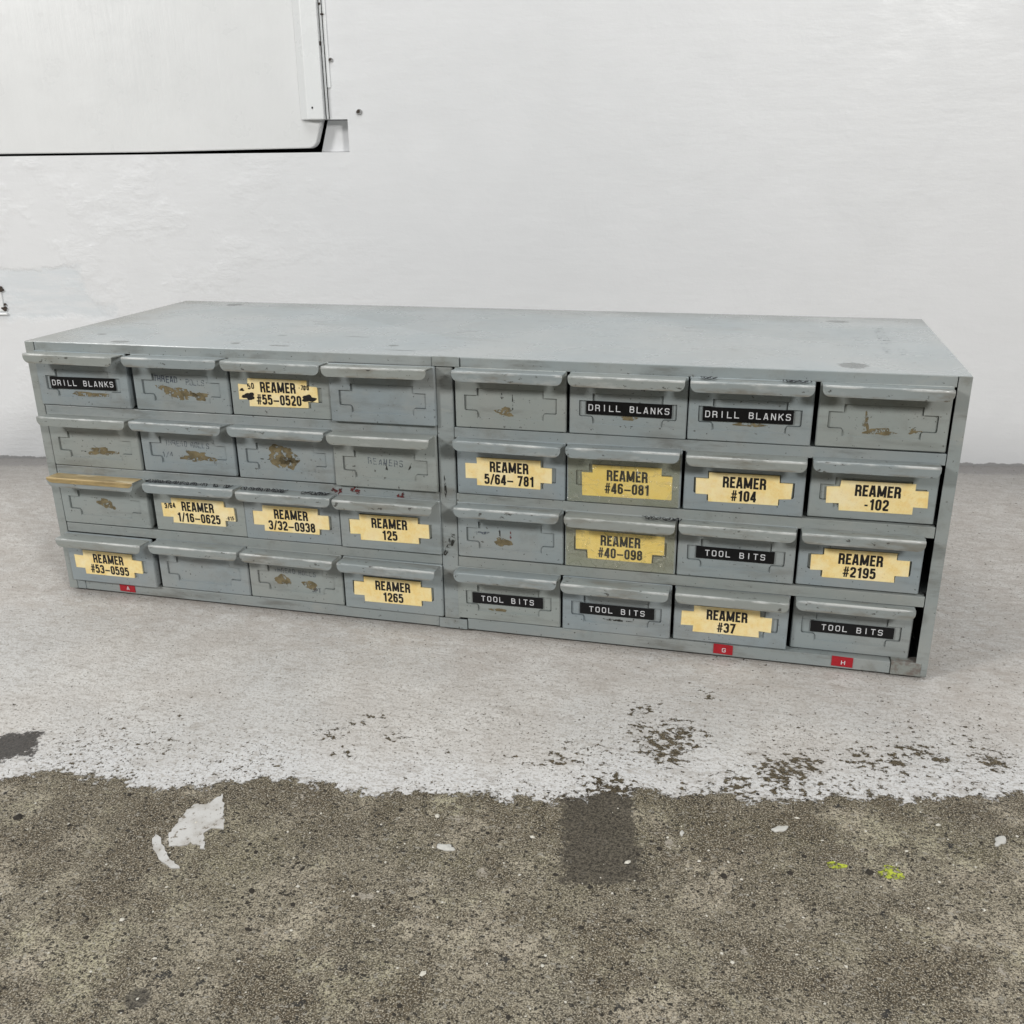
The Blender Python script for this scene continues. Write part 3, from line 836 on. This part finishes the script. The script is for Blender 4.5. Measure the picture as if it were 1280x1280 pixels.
bm = bmesh.new(); prism(bm, jag(0.5415, 0.4970, 0.0011, 0.0014, 10, 0.2, 3), -0.0098, -0.006); link('nail_hole', bm, M_DARK, wall)
# remains of an iron bracket low at the left
br = boxes('iron_bracket', [(0.020, 0.0545, -0.002, 0.004, 0.2265, 0.2650), (0.020, 0.0585, -0.004, 0.004, 0.2215, 0.2250)], M_TRIM, wall, 0.001)
bm = bmesh.new()
prism(bm, jag(0.0545, 0.2590, 0.0040, 0.0040, 16, 0.3, 61), -0.0030, 0.001)
prism(bm, jag(0.0550, 0.2310, 0.0036, 0.0030, 16, 0.3, 62), -0.0030, 0.001)
prism(bm, jag(0.0570, 0.2370, 0.0014, 0.0017, 12, 0.2, 63), -0.0030, 0.001)
link('rust_stain', bm, M_RUST, br)

# ------------------------------------------------------------------ the cabinet
CW, CD, CH = 0.864, 0.2911, 0.2681
cab = empty('storage_cabinet', (0, 0, 0.0030))
tag(cab, 'long grey steel parts cabinet of thirty-two small labelled drawers, on the white painted floor', 'drawer cabinet')
H = CH - 0.0030
# sheet-metal shell
boxes('top_panel', [(0.0, CW, 0.0012, CD, H - 0.0012, H)], M_LID, cab, 0.0005)
boxes('side_panel', [(0.0, 0.0012, 0.0012, CD, 0.0, H - 0.0014)], M_FRAME, cab, 0)
boxes('side_panel', [(CW - 0.0012, CW, 0.0012, CD, 0.0, H - 0.0014)], M_FRAME, cab, 0)
boxes('back_panel', [(0.0014, CW - 0.0014, CD - 0.0012, CD - 0.0002, 0.0014, H - 0.0014)], M_FRAME, cab, 0)
boxes('bottom_panel', [(0.0014, CW - 0.0014, 0.0014, CD - 0.0014, 0.0002, 0.0012)], M_FRAME, cab, 0)
def xz_plate(name, loop, y0, y1, mat, bev=0.0005):
    bm = bmesh.new(); prism(bm, loop, y0, y1)
    bmesh.ops.recalc_face_normals(bm, faces=bm.faces)
    return bevel(link(name, bm, mat, cab), bev)
TOPZ = H + 0.0001
xz_plate('corner_post', [(0.0, 0.0), (0.0098, 0.0), (0.0098, TOPZ - 0.0003), (0.0, TOPZ - 0.0003)], 0.0, 0.0010, M_FRAME, 0.0004)
xz_plate('corner_post', [(CW - 0.0100, 0.0), (CW, 0.0), (CW, TOPZ - 0.0003), (CW - 0.0100, TOPZ - 0.0003)], 0.0, 0.0010, M_FRAME, 0.0004)
boxes('divider', [(0.4243, 0.4400, -0.0004, 0.012, 0.0102, 0.2560)], M_FRAME, cab, 0.0012)
boxes('divider_wall', [(0.4315, 0.4327, 0.0125, CD - 0.002, 0.002, H - 0.002)], M_FRAME, cab, 0)
boxes('top_rail', [(0.0104, 0.4214, 0.0004, 0.0016, 0.2560, H - 0.0003), (0.4474, CW - 0.0106, 0.0004, 0.0016, 0.2560, H - 0.0003)], M_FRAME, cab, 0.0005)
boxes('top_rail', [(0.0110, 0.4234, 0.0120, 0.0128, 0.2535, H - 0.002), (0.4408, 0.8530, 0.0120, 0.0128, 0.2535, H - 0.002)], M_FRAME, cab, 0)
boxes('bottom_rail', [(0.0205, 0.4186, 0.0004, 0.012, 0.0, 0.0112), (0.4474, 0.8335, 0.0004, 0.012, 0.0, 0.0112)], M_FRAME, cab, 0.0006)
boxes('corner_plate', [(0.0102, 0.0200, 0.0001, 0.012, 0.0, 0.0120)], M_FRAME, cab, 0.0006)
boxes('corner_plate', [(0.8340, 0.8588, -0.0006, 0.012, 0.0, 0.0128)], M_CORNER, cab, 0.0006)
xz_plate('joint_clip', [(0.4219, 0.2566), (0.4469, 0.2566), (0.4469, 0.2640), (0.4455, 0.2654), (0.4219, 0.2654)], -0.0011, 0.0012, M_FRAME, 0.0004)
xz_plate('joint_clip', [(0.4190, 0.0), (0.4470, 0.0), (0.4470, 0.0100), (0.4190, 0.0100)], -0.0010, 0.0012, M_FRAME, 0.0004)
ROWZ = (0.2024, 0.1394, 0.0764, 0.0118)        # drawer bottoms above the cabinet's foot
for zb in ROWZ[:3]:
    boxes('shelf_rail', [(0.0106, 0.4238, 0.0002, 0.010, zb - 0.0104, zb - 0.0008), (0.0110, 0.4234, 0.0120, 0.0128, zb - 0.0136, zb - 0.0012)], M_FRAME, cab, 0.0006)
    boxes('shelf_rail', [(0.4404, 0.8534, 0.0002, 0.010, zb - 0.0104, zb - 0.0008), (0.4408, 0.8530, 0.0120, 0.0128, zb - 0.0136, zb - 0.0012)], M_FRAME, cab, 0.0006)
    boxes('shelf', [(0.0016, CW - 0.0016, 0.0105, CD - 0.002, zb - 0.0020, zb - 0.0010)], M_FRAME, cab, 0)

# --- drawer meshes
FH = 0.0540
CROSS = lambda cx, cz, W, Hh, tw, th, r=0.0016: [(cx - W/2, cz - th/2, r), (cx - tw/2, cz - th/2, r), (cx - tw/2, cz - Hh/2), (cx + tw/2, cz - Hh/2), (cx + tw/2, cz - th/2, r), (cx + W/2, cz - th/2, r),
                                          (cx + W/2, cz + th/2), (cx + tw/2, cz + th/2), (cx + tw/2, cz + Hh/2), (cx - tw/2, cz + Hh/2), (cx - tw/2, cz + th/2), (cx - W/2, cz + th/2)]
RCZ = 0.0227
def offset_loop(loop, d):
    n = len(loop); out = []
    for i in range(n):
        a, b, c = Vector(loop[i - 1]), Vector(loop[i]), Vector(loop[(i + 1) % n])
        d0 = (b - a).normalized(); d1 = (c - b).normalized()
        n0 = Vector((-d0.y, d0.x)); n1 = Vector((-d1.y, d1.x))
        mm = (n0 + n1).normalized()
        out.append(tuple(b + mm * (d / max(mm.dot(n1), 0.4))))
    return out

def drawer_mesh(w):
    bm = bmesh.new()
    ch = 0.0008
    outer = fillet([(ch, ch, 0.0008), (w - ch, ch, 0.0008), (w - ch, FH - ch, 0.0008), (ch, FH - ch, 0.0008)], True, 3)
    rim = fillet([(0, 0, 0.0012), (w, 0, 0.0012), (w, FH, 0.0012), (0, FH, 0.0012)], True, 3)
    A = fillet(CROSS(w / 2, RCZ, 0.0838, 0.0270, 0.0605, 0.0142), True, 4)
    B = offset_loop(A, 0.0006)
    B = [(x, z + 0.0006) if z < min(q[1] for q in A) + 0.0009 else (x, z) for x, z in B]
    low = min(z for _, z in A)
    vo = [bm.verts.new((x, 0, z)) for x, z in outer]
    vr = [bm.verts.new((x, 0.0009, z)) for x, z in rim]
    vk = [bm.verts.new((x, 0.0034, z)) for x, z in rim]
    va = [bm.verts.new((x, 0, z)) for x, z in A]
    vg = [bm.verts.new((x, 0.0030 if z > low + 1e-4 else 0.00175, z + (0 if z > low + 1e-4 else 0.0009))) for x, z in A]
    vb = [bm.verts.new((x, 0.0017, z)) for x, z in B]
    def strip(a, b):
        n = len(a)
        for i in range(n): bm.faces.new((a[i], a[(i + 1) % n], b[(i + 1) % n], b[i]))
    strip(vr, vo); strip(vk, vr); strip(va, vg); strip(vg, vb)
    bm.faces.new(vb)
    ed = []
    for loop in (vo, va):
        for i in range(len(loop)):
            e = bm.edges.get((loop[i], loop[(i + 1) % len(loop)])) or bm.edges.new((loop[i], loop[(i + 1) % len(loop)]))
            ed.append(e)
    bmesh.ops.triangle_fill(bm, use_beauty=True, edges=ed)
    bm.faces.new(list(reversed(vk)))
    # the tray behind the front
    t = 0.0009
    box(bm, 0.0012, 0.0012 + t, 0.0036, 0.262, 0.002, 0.0455)
    box(bm, w - 0.0012 - t, w - 0.0012, 0.0036, 0.262, 0.002, 0.0455)
    box(bm, 0.0024, w - 0.0024, 0.0036, 0.261, 0.0006, 0.0016)
    box(bm, 0.0024, w - 0.0024, 0.2612, 0.262, 0.002, 0.0455)
    bmesh.ops.recalc_face_normals(bm, faces=bm.faces)
    me = bpy.data.meshes.new('drawer'); bm.to_mesh(me); bm.free(); me.materials.append(M_FRONT)
    return me

def pull_mesh(w, y_out=0.0178, lip=0.0078, name='pull', mat=None, grow=0.0):
    """folded lip: out over the front, then down, lower corners rounded."""
    bm = bmesh.new()
    FR = 0.0009
    prof = [(0.0, 0.0), (-0.004, 0.0002), (-(y_out - FR), 0.0008)]
    for k in range(1, 6):
        a = math.pi / 2 * k / 5
        prof.append((-(y_out - FR) - FR * math.sin(a), 0.0008 - FR * (1 - math.cos(a))))
    zt = prof[-1][1]
    R = 0.0060
    zl = -lip
    rows = [(y, z, 0.0) for y, z in prof]
    for k in range(0, 9):
        a = math.pi / 2 * k / 8
        z = zl + R * (1 - math.sin(a))
        if z > zt: z = zt - 1e-4 * (9 - k)
        rows.append((-y_out, z, R * (1 - math.cos(a))))
    prev = None
    for k_, (y, z, ins) in enumerate(rows):
        n = 12
        cur = [bm.verts.new((ins + (w - 2 * ins) * i / n, y - grow, z + (grow if y > -y_out + 1e-5 else 0))) for i in range(n + 1)]
        if prev:
            for i in range(n):
                f = bm.faces.new((prev[i], prev[i + 1], cur[i + 1], cur[i]))
                f.smooth = 2 < k_ < 8
        prev = cur
    bmesh.ops.recalc_face_normals(bm, faces=bm.faces)
    me = bpy.data.meshes.new(name); bm.to_mesh(me); bm.free()
    me.materials.append(mat or M_PULL)
    return me

W_LEFT, W_RIGHT = 0.1016, 0.1004
DM = {0: drawer_mesh(W_LEFT), 1: drawer_mesh(W_RIGHT)}
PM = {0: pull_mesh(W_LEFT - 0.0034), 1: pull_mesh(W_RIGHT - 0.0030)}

# --- what sits on each front
def add_card(d, w, lines, dx=0.0, dz=0.0, rot=0.0, shape='cross', notes=(), seed=1, size=(0.080, 0.0265), tw=0.0585, th=0.0142, shift=0.0):
    bm = bmesh.new()
    rd = random.Random(seed)
    W, Hh = size
    cx, cz = w / 2 + dx, RCZ + dz - 0.0006
    cr, sr = math.cos(rot), math.sin(rot)
    def T(x, z):
        x, z = x - cx, z - cz
        return (cx + x * cr - z * sr, cz + x * sr + z * cr)
    t = tw / 2; h = th / 2
    TL = [(t, Hh/2), (-t, Hh/2), (-t, h), (-W/2, h)]
    if shape == 'cross':
        L = [(-W/2, -h), (-t, -h), (-t, -Hh/2), (t, -Hh/2), (t, -h), (W/2, -h), (W/2, h), (t, h), (t, Hh/2), (-t, Hh/2), (-t, h), (-W/2, h)]
    elif shape == 'top':     # notched at the top corners only
        L = [(-W/2, -Hh/2), (W/2, -Hh/2), (W/2, h), (t, h), (t, Hh/2), (-t, Hh/2), (-t, h), (-W/2, h)]
    else:                    # notched at the bottom corners only
        L = [(-W/2, -h), (-t, -h), (-t, -Hh/2), (t, -Hh/2), (t, -h), (W/2, -h), (W/2, Hh/2), (-W/2, Hh/2)]
    loop = [T(cx + x + rd.uniform(-1, 1) * 0.0004, cz + z + rd.uniform(-1, 1) * 0.0004) for x, z in L]
    prism(bm, loop, -0.00025, 0.0011, 0)
    yy = -0.00034
    text(bm, lines[0], cx + 0.0005 + shift, cz + 0.0052, 0.0100, 0.190, yy, 1, T=T)
    text(bm, lines[1], cx + 0.0005 + shift, cz - 0.0066, 0.0098, 0.190, yy, 1, T=T)
    for nt in notes:
        if nt[0] == 'text':
            _, s, x, z, hgt, sw, rr = nt
            text(bm, s, cx + x, cz + z, hgt, sw, yy - 0.0001, 1, T=T, seed=seed, jitter=0.05, gap=0.12, rot=rr, default=0.5)
        else:
            _, x, z, rx, rz = nt
            f = bm.faces.new([bm.verts.new((px, yy - 0.00022, pz)) for px, pz in [T(*q) for q in jag(cx + x, cz + z, rx, rz, 26, 0.28, seed + int(x * 9999))]])
            f.material_index = 1
    bmesh.ops.recalc_face_normals(bm, faces=[f for f in bm.faces if f.material_index == 0])
    o = link('paper_label', bm, [M_PAPER if shape == 'cross' else M_PAPER_DEEP, M_INK], d)
    return o

def add_dymo(d, w, s, dx=0.0, dz=0.0, rot=0.0, length=0.0735, hgt=0.0118, tdx=0.0):
    bm = bmesh.new()
    cx, cz = w / 2 + dx, RCZ + dz
    cr, sr = math.cos(rot), math.sin(rot)
    def T(x, z):
        x, z = x - cx, z - cz
        return (cx + x * cr - z * sr, cz + x * sr + z * cr)
    prism(bm, [T(cx + a * length / 2, cz + b * hgt / 2) for a, b in ((-1, -1), (1, -1), (1, 1), (-1, 1))], 0.0004, 0.0012, 0)
    text(bm, s, cx + tdx, cz, 0.0056, 0.135, 0.00030, 1, widths={}, default=0.70, gap=0.36, T=T, seed=len(s), jitter=0.015, thin='')
    bmesh.ops.recalc_face_normals(bm, faces=[f for f in bm.faces if f.material_index == 0])
    return link('embossed_label', bm, [M_TAPE_BLACK, M_EMBOSS], d)

def add_blob(d, w, x, z, rx, rz, seed, mat=M_GLUE, ang=0.0, amt=0.24, name='glue_residue', y=0.00122):
    bm = bmesh.new()
    prism(bm, jag(w / 2 + x, RCZ + z, rx * (1.06 if mat is M_GLUE else 1), rz * (1.5 if mat is M_GLUE else 1), 46, amt, seed, ang), y + 0.0004, y + 0.0007)
    bmesh.ops.recalc_face_normals(bm, faces=bm.faces)
    return link(name, bm, mat, d)

def add_writing(d, w, s, x, z, hgt, mat, sw=0.10, seed=1, rot=0.0, y=0.00158, gap=0.16, default=0.55):
    bm = bmesh.new()
    text(bm, s, w / 2 + x, RCZ + z, hgt, sw, y, 0, widths={' ': .3, 'I': .2}, default=default, gap=gap, seed=seed, jitter=0.05, thin='', rot=rot)
    return link('handwriting', bm, mat, d)

def add_scribble(d, w, x0, x1, seed, dense=1.0, y0=-0.0025, y1=-0.013, mat=M_MARKER_WORN):
    """marker scrawl on the flat top of the pull."""
    rd = random.Random(seed)
    bm = bmesh.new()
    x = x0
    k = 0
    while x < x1:
        n = rd.randint(5, 9)
        pts = []
        ph = rd.uniform(0, 6)
        lw = rd.uniform(0.004, 0.008)
        for i in range(n * 3):
            a = ph + i / 3 * 1.9
            pts.append((x + lw * 0.5 * (1 + math.cos(a)) + i * 0.00025, (y0 + y1) / 2 + (y1 - y0) / 2 * 0.8 * math.sin(a * 1.3 + rd.uniform(-.3, .3))))
        tmp = bmesh.new()
        ribbon(tmp, pts, 0.0011, 0)
        off = len(bm.verts)
        mp = {}
        for q in tmp.verts: mp[q] = bm.verts.new((q.co.x, q.co.z, FH + 0.0014 + 0.00002 * (k % 5)))
        for f in tmp.faces: bm.faces.new([mp[q] for q in f.verts])
        tmp.free()
        x += lw * rd.uniform(1.0, 1.5) / dense
        k += 1
    return link('marker_scrawl', bm, mat, d)

def add_clear(d, w):
    bm = bmesh.new()
    loop = [(0.0010, 0.0015), (w * 0.3, 0.0007), (w * 0.7, 0.0011), (w - 0.0012, 0.0010), (w - 0.0010, 0.0490), (0.0012, 0.0490)]
    n = 24
    rd = random.Random(int(w * 1e5))
    grid = []
    for j in range(9):
        row = []
        for i in range(n + 1):
            x = 0.0010 + (w - 0.0022) * i / n
            z = 0.0008 + 0.0480 * j / 8
            y = -0.0008 - 0.0003 * math.sin(i * 1.3 + j * .7) * math.sin(j * 1.1) - rd.uniform(0, 0.00015)
            row.append(bm.verts.new((x, y, z + (rd.uniform(-.0004, .0004) if j == 0 else 0))))
        grid.append(row)
    for j in range(8):
        for i in range(n): bm.faces.new((grid[j][i], grid[j][i + 1], grid[j + 1][i + 1], grid[j + 1][i]))
    return link('clear_tape', bm, M_CLEAR, d, smooth=True)

# measured left edge of each front and how far it is pulled out (-) or pushed in (+)
XL = ((0.0095, 0.1170, 0.2212, 0.3234, 0.4425, 0.5458, 0.6474, 0.7517),
      (0.0102, 0.1150, 0.2200, 0.3222, 0.4420, 0.5440, 0.6470, 0.7514),
      (0.0108, 0.1192, 0.2206, 0.3232, 0.4408, 0.5428, 0.6446, 0.7474),
      (0.0092, 0.1150, 0.2180, 0.3222, 0.4383, 0.5410, 0.6442, 0.7480))
PULL = ((-0.0018, -0.0010, -0.0012, -0.0045, -0.0010, -0.0008, -0.0005, -0.0004),
        (-0.0004, -0.0003, -0.0006, -0.0040, -0.0004, -0.0006, 0.0002, 0.0030),
        (-0.0012, -0.0006, -0.0010, -0.0030, -0.0008, -0.0006, -0.0002, 0.0018),
        (-0.0042, -0.0008, -0.0004, -0.0025, -0.0006, -0.0008, 0.0012, 0.0075))
rj = random.Random(11)
DR = []
for r in range(4):
    row = []
    for c in range(8):
        b = 0 if c < 4 else 1
        w = W_LEFT if b == 0 else W_RIGHT
        d = link('drawer', DM[b], None, cab, (XL[r][c], PULL[r][c], ROWZ[r] + rj.uniform(-0.0003, 0.0004)), (rj.uniform(-.004, .004), rj.uniform(-.003, .003), 0))
        if (r, c) == (2, 0):
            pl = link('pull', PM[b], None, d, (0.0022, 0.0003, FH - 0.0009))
            s = pl.modifiers.new('sheet', 'SOLIDIFY'); s.thickness = 0.0009; s.offset = 0
            tp = pull_mesh(W_LEFT - 0.0030, lip=0.0036, name='masking_tape', mat=M_GOLD, grow=0.0009)
            link('masking_tape', tp, None, d, (0.0020, 0.0003, FH - 0.0007))
        else:
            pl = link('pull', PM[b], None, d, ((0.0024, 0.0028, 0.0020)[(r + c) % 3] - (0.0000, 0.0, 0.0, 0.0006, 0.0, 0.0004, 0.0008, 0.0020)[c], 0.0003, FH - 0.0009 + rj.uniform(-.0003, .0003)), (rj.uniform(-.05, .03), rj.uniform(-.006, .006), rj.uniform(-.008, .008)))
            s = pl.modifiers.new('sheet', 'SOLIDIFY'); s.thickness = 0.0009; s.offset = 0
        row.append((d, w))
    DR.append(row)

# row 1
d, w = DR[0][0]; add_dymo(d, w, 'DRILL BLANKS', -0.0005, 0.0005, 0.012); add_blob(d, w, 0.0050, -0.0105, 0.0200, 0.0017, 21)
tag(d, 'drawer with black DRILL BLANKS strip beside the left post')
d, w = DR[0][1]; add_writing(d, w, 'THREAD', -0.0165, 0.0082, 0.0062, M_PENCIL, 0.13, 5, -0.04); add_writing(d, w, 'ROLLS', 0.0150, 0.0062, 0.0058, M_PENCIL_FAINT, 0.12, 6, -0.02)
add_blob(d, w, -0.0050, -0.0045, 0.0180, 0.0036, 22, ang=-0.14, amt=0.35); add_blob(d, w, 0.0190, -0.0070, 0.0080, 0.0028, 23, amt=0.35)
tag(d, 'drawer with pencilled THREAD ROLLS and long tan glue smear, top row')
d, w = DR[0][2]; add_card(d, w, ('REAMER', '#55–0520'), -0.0025, 0.0008, 0.010, notes=(('text', '50', -0.027, 0.0058, 0.0056, 0.17, 0.1), ('text', '-700', 0.0270, 0.0062, 0.0046, 0.20, -0.05), ('blob', -0.0300, -0.0040, 0.0062, 0.0034), ('blob', 0.0310, -0.0040, 0.0072, 0.0032), ('blob', -0.0365, 0.0020, 0.0022, 0.0014)), seed=31, tw=0.0600)
d, w = DR[0][3]; tag(d, 'clean empty drawer pulled out slightly, top row left of the divider')
d, w = DR[0][4]; add_blob(d, w, -0.0050, -0.0070, 0.0070, 0.0026, 24, amt=0.4); add_blob(d, w, 0.0020, 0.0010, 0.0006, 0.0075, 25, M_SCUFF, name='scuff_mark'); add_blob(d, w, -0.0080, 0.0070, 0.0009, 0.0026, 26, M_SCUFF, name='scuff_mark')
d, w = DR[0][5]; add_dymo(d, w, 'DRILL BLANKS', 0.0010, 0.0010, -0.004); add_blob(d, w, 0.0015, -0.0070, 0.0068, 0.0014, 28)
d, w = DR[0][6]; add_dymo(d, w, 'DRILL BLANKS', -0.0015, 0.0005, 0.006); add_blob(d, w, 0.0010, -0.0072, 0.0125, 0.0014, 29)
add_scribble(d, w, 0.0080, 0.0190, 33); add_scribble(d, w, 0.0740, 0.0860, 34, y0=-0.002)
d, w = DR[0][7]; add_blob(d, w, -0.0010, -0.0085, 0.0110, 0.0019, 30, amt=0.3); add_blob(d, w, -0.0125, -0.0010, 0.0020, 0.0045, 35, amt=0.6); add_blob(d, w, 0.0250, -0.0070, 0.0040, 0.0012, 36, amt=0.6)
# row 2
d, w = DR[1][0]; add_blob(d, w, 0.0060, -0.0060, 0.0150, 0.0026, 41, amt=0.42); add_blob(d, w, -0.0240, 0.0030, 0.0014, 0.0010, 42, M_SCUFF, name='scuff_mark'); add_blob(d, w, -0.0150, -0.0070, 0.0035, 0.0006, 43, M_SCUFF, name='scuff_mark')
d, w = DR[1][1]; add_writing(d, w, 'THREAD ROLLS', -0.0010, 0.0068, 0.0056, M_PENCIL_FAINT, 0.11, 7, -0.03, gap=0.2); add_writing(d, w, '1/4', -0.0240, -0.0050, 0.0058, M_PENCIL_FAINT, 0.13, 8); add_blob(d, w, 0.0090, -0.0055, 0.0165, 0.0034, 44, amt=0.4)
d, w = DR[1][2]; add_blob(d, w, -0.0040, 0.0010, 0.0150, 0.0072, 45, amt=0.22); add_blob(d, w, 0.0030, -0.0040, 0.0100, 0.0040, 46, amt=0.4); add_blob(d, w, -0.0240, -0.0030, 0.0055, 0.0005, 47, M_SCUFF, name='scuff_mark')
tag(d, 'empty drawer with big round tan glue patch')
d, w = DR[1][3]; add_writing(d, w, 'REAMERS', 0.0000, 0.0030, 0.0062, M_PENCIL_FAINT, 0.11, 9, -0.05, gap=0.28); add_blob(d, w, 0.0010, -0.0040, 0.0011, 0.0032, 48, M_SCUFF, name='scuff_mark'); add_blob(d, w, 0.0240, -0.0008, 0.0008, 0.0050, 49, M_SCUFF, ang=-0.5, name='scuff_mark')
d, w = DR[1][4]; add_card(d, w, ('REAMER', '5/64– 781'), -0.0020, 0.0004, 0.000, seed=51, shift=0.0002)
d, w = DR[1][5]; add_card(d, w, ('REAMER', '#46–081'), 0.0030, -0.0006, 0.006, shape='top', seed=52, size=(0.0790, 0.0285), tw=0.0600); add_clear(d, w); tag(d, 'drawer with label under yellowed wrinkled clear tape')
d, w = DR[1][6]; add_card(d, w, ('REAMER', '#104'), 0.0000, 0.0000, 0.004, seed=53)
d, w = DR[1][7]; add_card(d, w, ('REAMER', '-102'), 0.0035, -0.0012, 0.004, seed=54)
# row 3
d, w = DR[2][0]; add_blob(d, w, 0.0010, 0.0005, 0.0095, 0.0033, 61, amt=0.3, ang=-0.25); add_blob(d, w, -0.012, 0.006, 0.004, 0.0006, 62, M_SCUFF, name='scuff_mark'); tag(d, 'drawer whose pull is wrapped in brown masking tape')
d, w = DR[2][1]; add_card(d, w, ('REAMER', '1/16–0625'), -0.0012, 0.0006, 0.006, seed=63, notes=(('text', '3/64', -0.0310, 0.0050, 0.0056, 0.19, 0.08), ('text', '-615', 0.0350, -0.0040, 0.0040, 0.17, 0.05)), size=(0.0805, 0.0265), shift=-0.0005)
add_scribble(d, w, 0.0010, 0.0560, 64, 1.15); add_scribble(d, w, 0.060, 0.088, 66, 0.8)
d, w = DR[2][2]; add_card(d, w, ('REAMER', '3/32–0938'), -0.0012, 0.0008, 0.005, seed=65); add_scribble(d, w, 0.0030, 0.0440, 67, 1.0); add_scribble(d, w, 0.0660, 0.0930, 68, 0.9)
d, w = DR[2][3]; add_card(d, w, ('REAMER', '125'), -0.0010, 0.0002, 0.008, seed=69)
d, w = DR[2][4]; add_blob(d, w, -0.0070, -0.0060, 0.0080, 0.0028, 71, amt=0.3); add_blob(d, w, -0.0100, 0.0015, 0.0007, 0.0048, 72, M_SCUFF, name='scuff_mark'); add_blob(d, w, 0.0005, 0.0010, 0.0009, 0.0042, 73, M_RUSTRED, name='scuff_mark'); add_blob(d, w, -0.0260, 0.0020, 0.0060, 0.0012, 74, M_PENCIL_FAINT, amt=0.5, name='scuff_mark')
d, w = DR[2][5]; add_card(d, w, ('REAMER', '#40–098'), 0.0000, 0.0004, -0.004, shape='bottom', seed=75, size=(0.0800, 0.0270), tw=0.0580, th=0.0100); add_clear(d, w); add_scribble(d, w, 0.0700, 0.0960, 76)
tag(d, 'drawer with taped label cut away at its bottom corners')
d, w = DR[2][6]; add_dymo(d, w, 'TOOL BITS', -0.0005, 0.0006, -0.006, 0.0672, 0.0110)
d, w = DR[2][7]; add_card(d, w, ('REAMER', '#2195'), 0.0005, 0.0002, 0.004, seed=77)
# row 4
d, w = DR[3][0]; add_card(d, w, ('REAMER', '#53–0595'), -0.0035, 0.0004, -0.004, seed=81)
d, w = DR[3][1]; add_blob(d, w, -0.0020, 0.0040, 0.0008, 0.0016, 82, M_SCUFF, name='scuff_mark')
d, w = DR[3][2]; add_writing(d, w, 'THREAD ROLLS', -0.0010, 0.0082, 0.0052, M_PENCIL_FAINT, 0.12, 12, -0.05, gap=0.22); add_blob(d, w, -0.0150, -0.0020, 0.0085, 0.0036, 83, amt=0.2, ang=-0.1); add_blob(d, w, 0.0145, -0.0050, 0.0078, 0.0030, 84, amt=0.2, ang=-0.2); add_writing(d, w, 'JPT', 0.0210, -0.0100, 0.0046, M_PENCIL, 0.14, 13)
tag(d, 'drawer with two tan glue patches and faded pencil')
d, w = DR[3][3]; add_card(d, w, ('REAMER', '1265'), -0.0005, -0.0002, 0.004, seed=85)
d, w = DR[3][4]; add_dymo(d, w, 'TOOL BITS', -0.0008, 0.0002, 0.006, 0.0690, 0.0108); add_blob(d, w, -0.010, -0.0115, 0.0085, 0.0012, 86)
d, w = DR[3][5]; add_dymo(d, w, 'TOOL BITS', 0.0008, 0.0004, 0.004, 0.0690, 0.0108); add_blob(d, w, 0.000, -0.0095, 0.013, 0.0010, 87, M_SCUFF, name='scuff_mark')
d, w = DR[3][6]; add_card(d, w, ('REAMER', '#37'), -0.0035, 0.0008, 0.004, seed=88)
d, w = DR[3][7]; add_dymo(d, w, 'TOOL BITS', 0.0010, 0.0002, -0.002, 0.0700, 0.0105)

# --- red letter tags on the bottom rail
def red_tag(x, ch, wd=0.0195):
    bm = bmesh.new()
    prism(bm, [(x - wd / 2, 0.0022), (x + wd / 2, 0.0018), (x + wd / 2, 0.0112), (x - wd / 2, 0.0116)], -0.0002, 0.0006, 0)
    text(bm, ch, x + 0.0008, 0.0060, 0.0040, 0.15, -0.0003, 1, widths={}, default=0.85)
    bmesh.ops.recalc_face_normals(bm, faces=[f for f in bm.faces if f.material_index == 0])
    o = link('letter_tag', bm, [M_RED, M_EMBOSS], cab)
    tag(o, 'red tag lettered ' + ch)
red_tag(0.0715, 'A', 0.0180); red_tag(0.6900, 'G', 0.0172); red_tag(0.7935, 'H', 0.0180)

# --- smudges and scuffs on the frame
def frame_mark(name, loop, mat, y=-0.0006):
    bm = bmesh.new(); prism(bm, loop, y, y + 0.0004)
    bmesh.ops.recalc_face_normals(bm, faces=bm.faces)
    link(name, bm, mat, cab)
frame_mark('scuff_mark', jag(0.4325, 0.0880, 0.0027, 0.0125, 36, 0.3, 91, -0.42), M_SCUFF, -0.0007)
frame_mark('scuff_mark', jag(0.4300, 0.1440, 0.0010, 0.0095, 30, 0.3, 92, 0.03), M_SCUFF, -0.0007)
for (x, z, a, b, sd) in ((0.3215, 0.1330, 0.0055, 0.0030, 93), (0.3400, 0.1345, 0.0050, 0.0036, 94), (0.3860, 0.1325, 0.0036, 0.0030, 95)):
    frame_mark('red_smudge', jag(x, z, a, b, 26, 0.4, sd), M_RUSTRED, -0.0002)
# faint stamped lettering worn into the lid, too rubbed to read
bm = bmesh.new()
rd = random.Random(5)
for (x, y0, n, ln) in ((0.8135, 0.222, 11, 0.010), (0.8105, 0.115, 4, 0.006), (0.8235, 0.110, 4, 0.006)):
    for k in range(n):
        y = y0 - k * 0.0085
        q = [(x - ln / 2 + 0.001 * rd.uniform(-1, 1), y), (x + ln / 2, y - 0.0006), (x + ln / 2, y - 0.0022), (x - ln / 2, y - 0.0018)]
        bm.faces.new([bm.verts.new((a, b, H + 0.00015)) for a, b in q])
link('stamped_mark', bm, mat_worn('ghost_stamp', (0.20, 0.22, 0.23), 0.46, 400), cab)
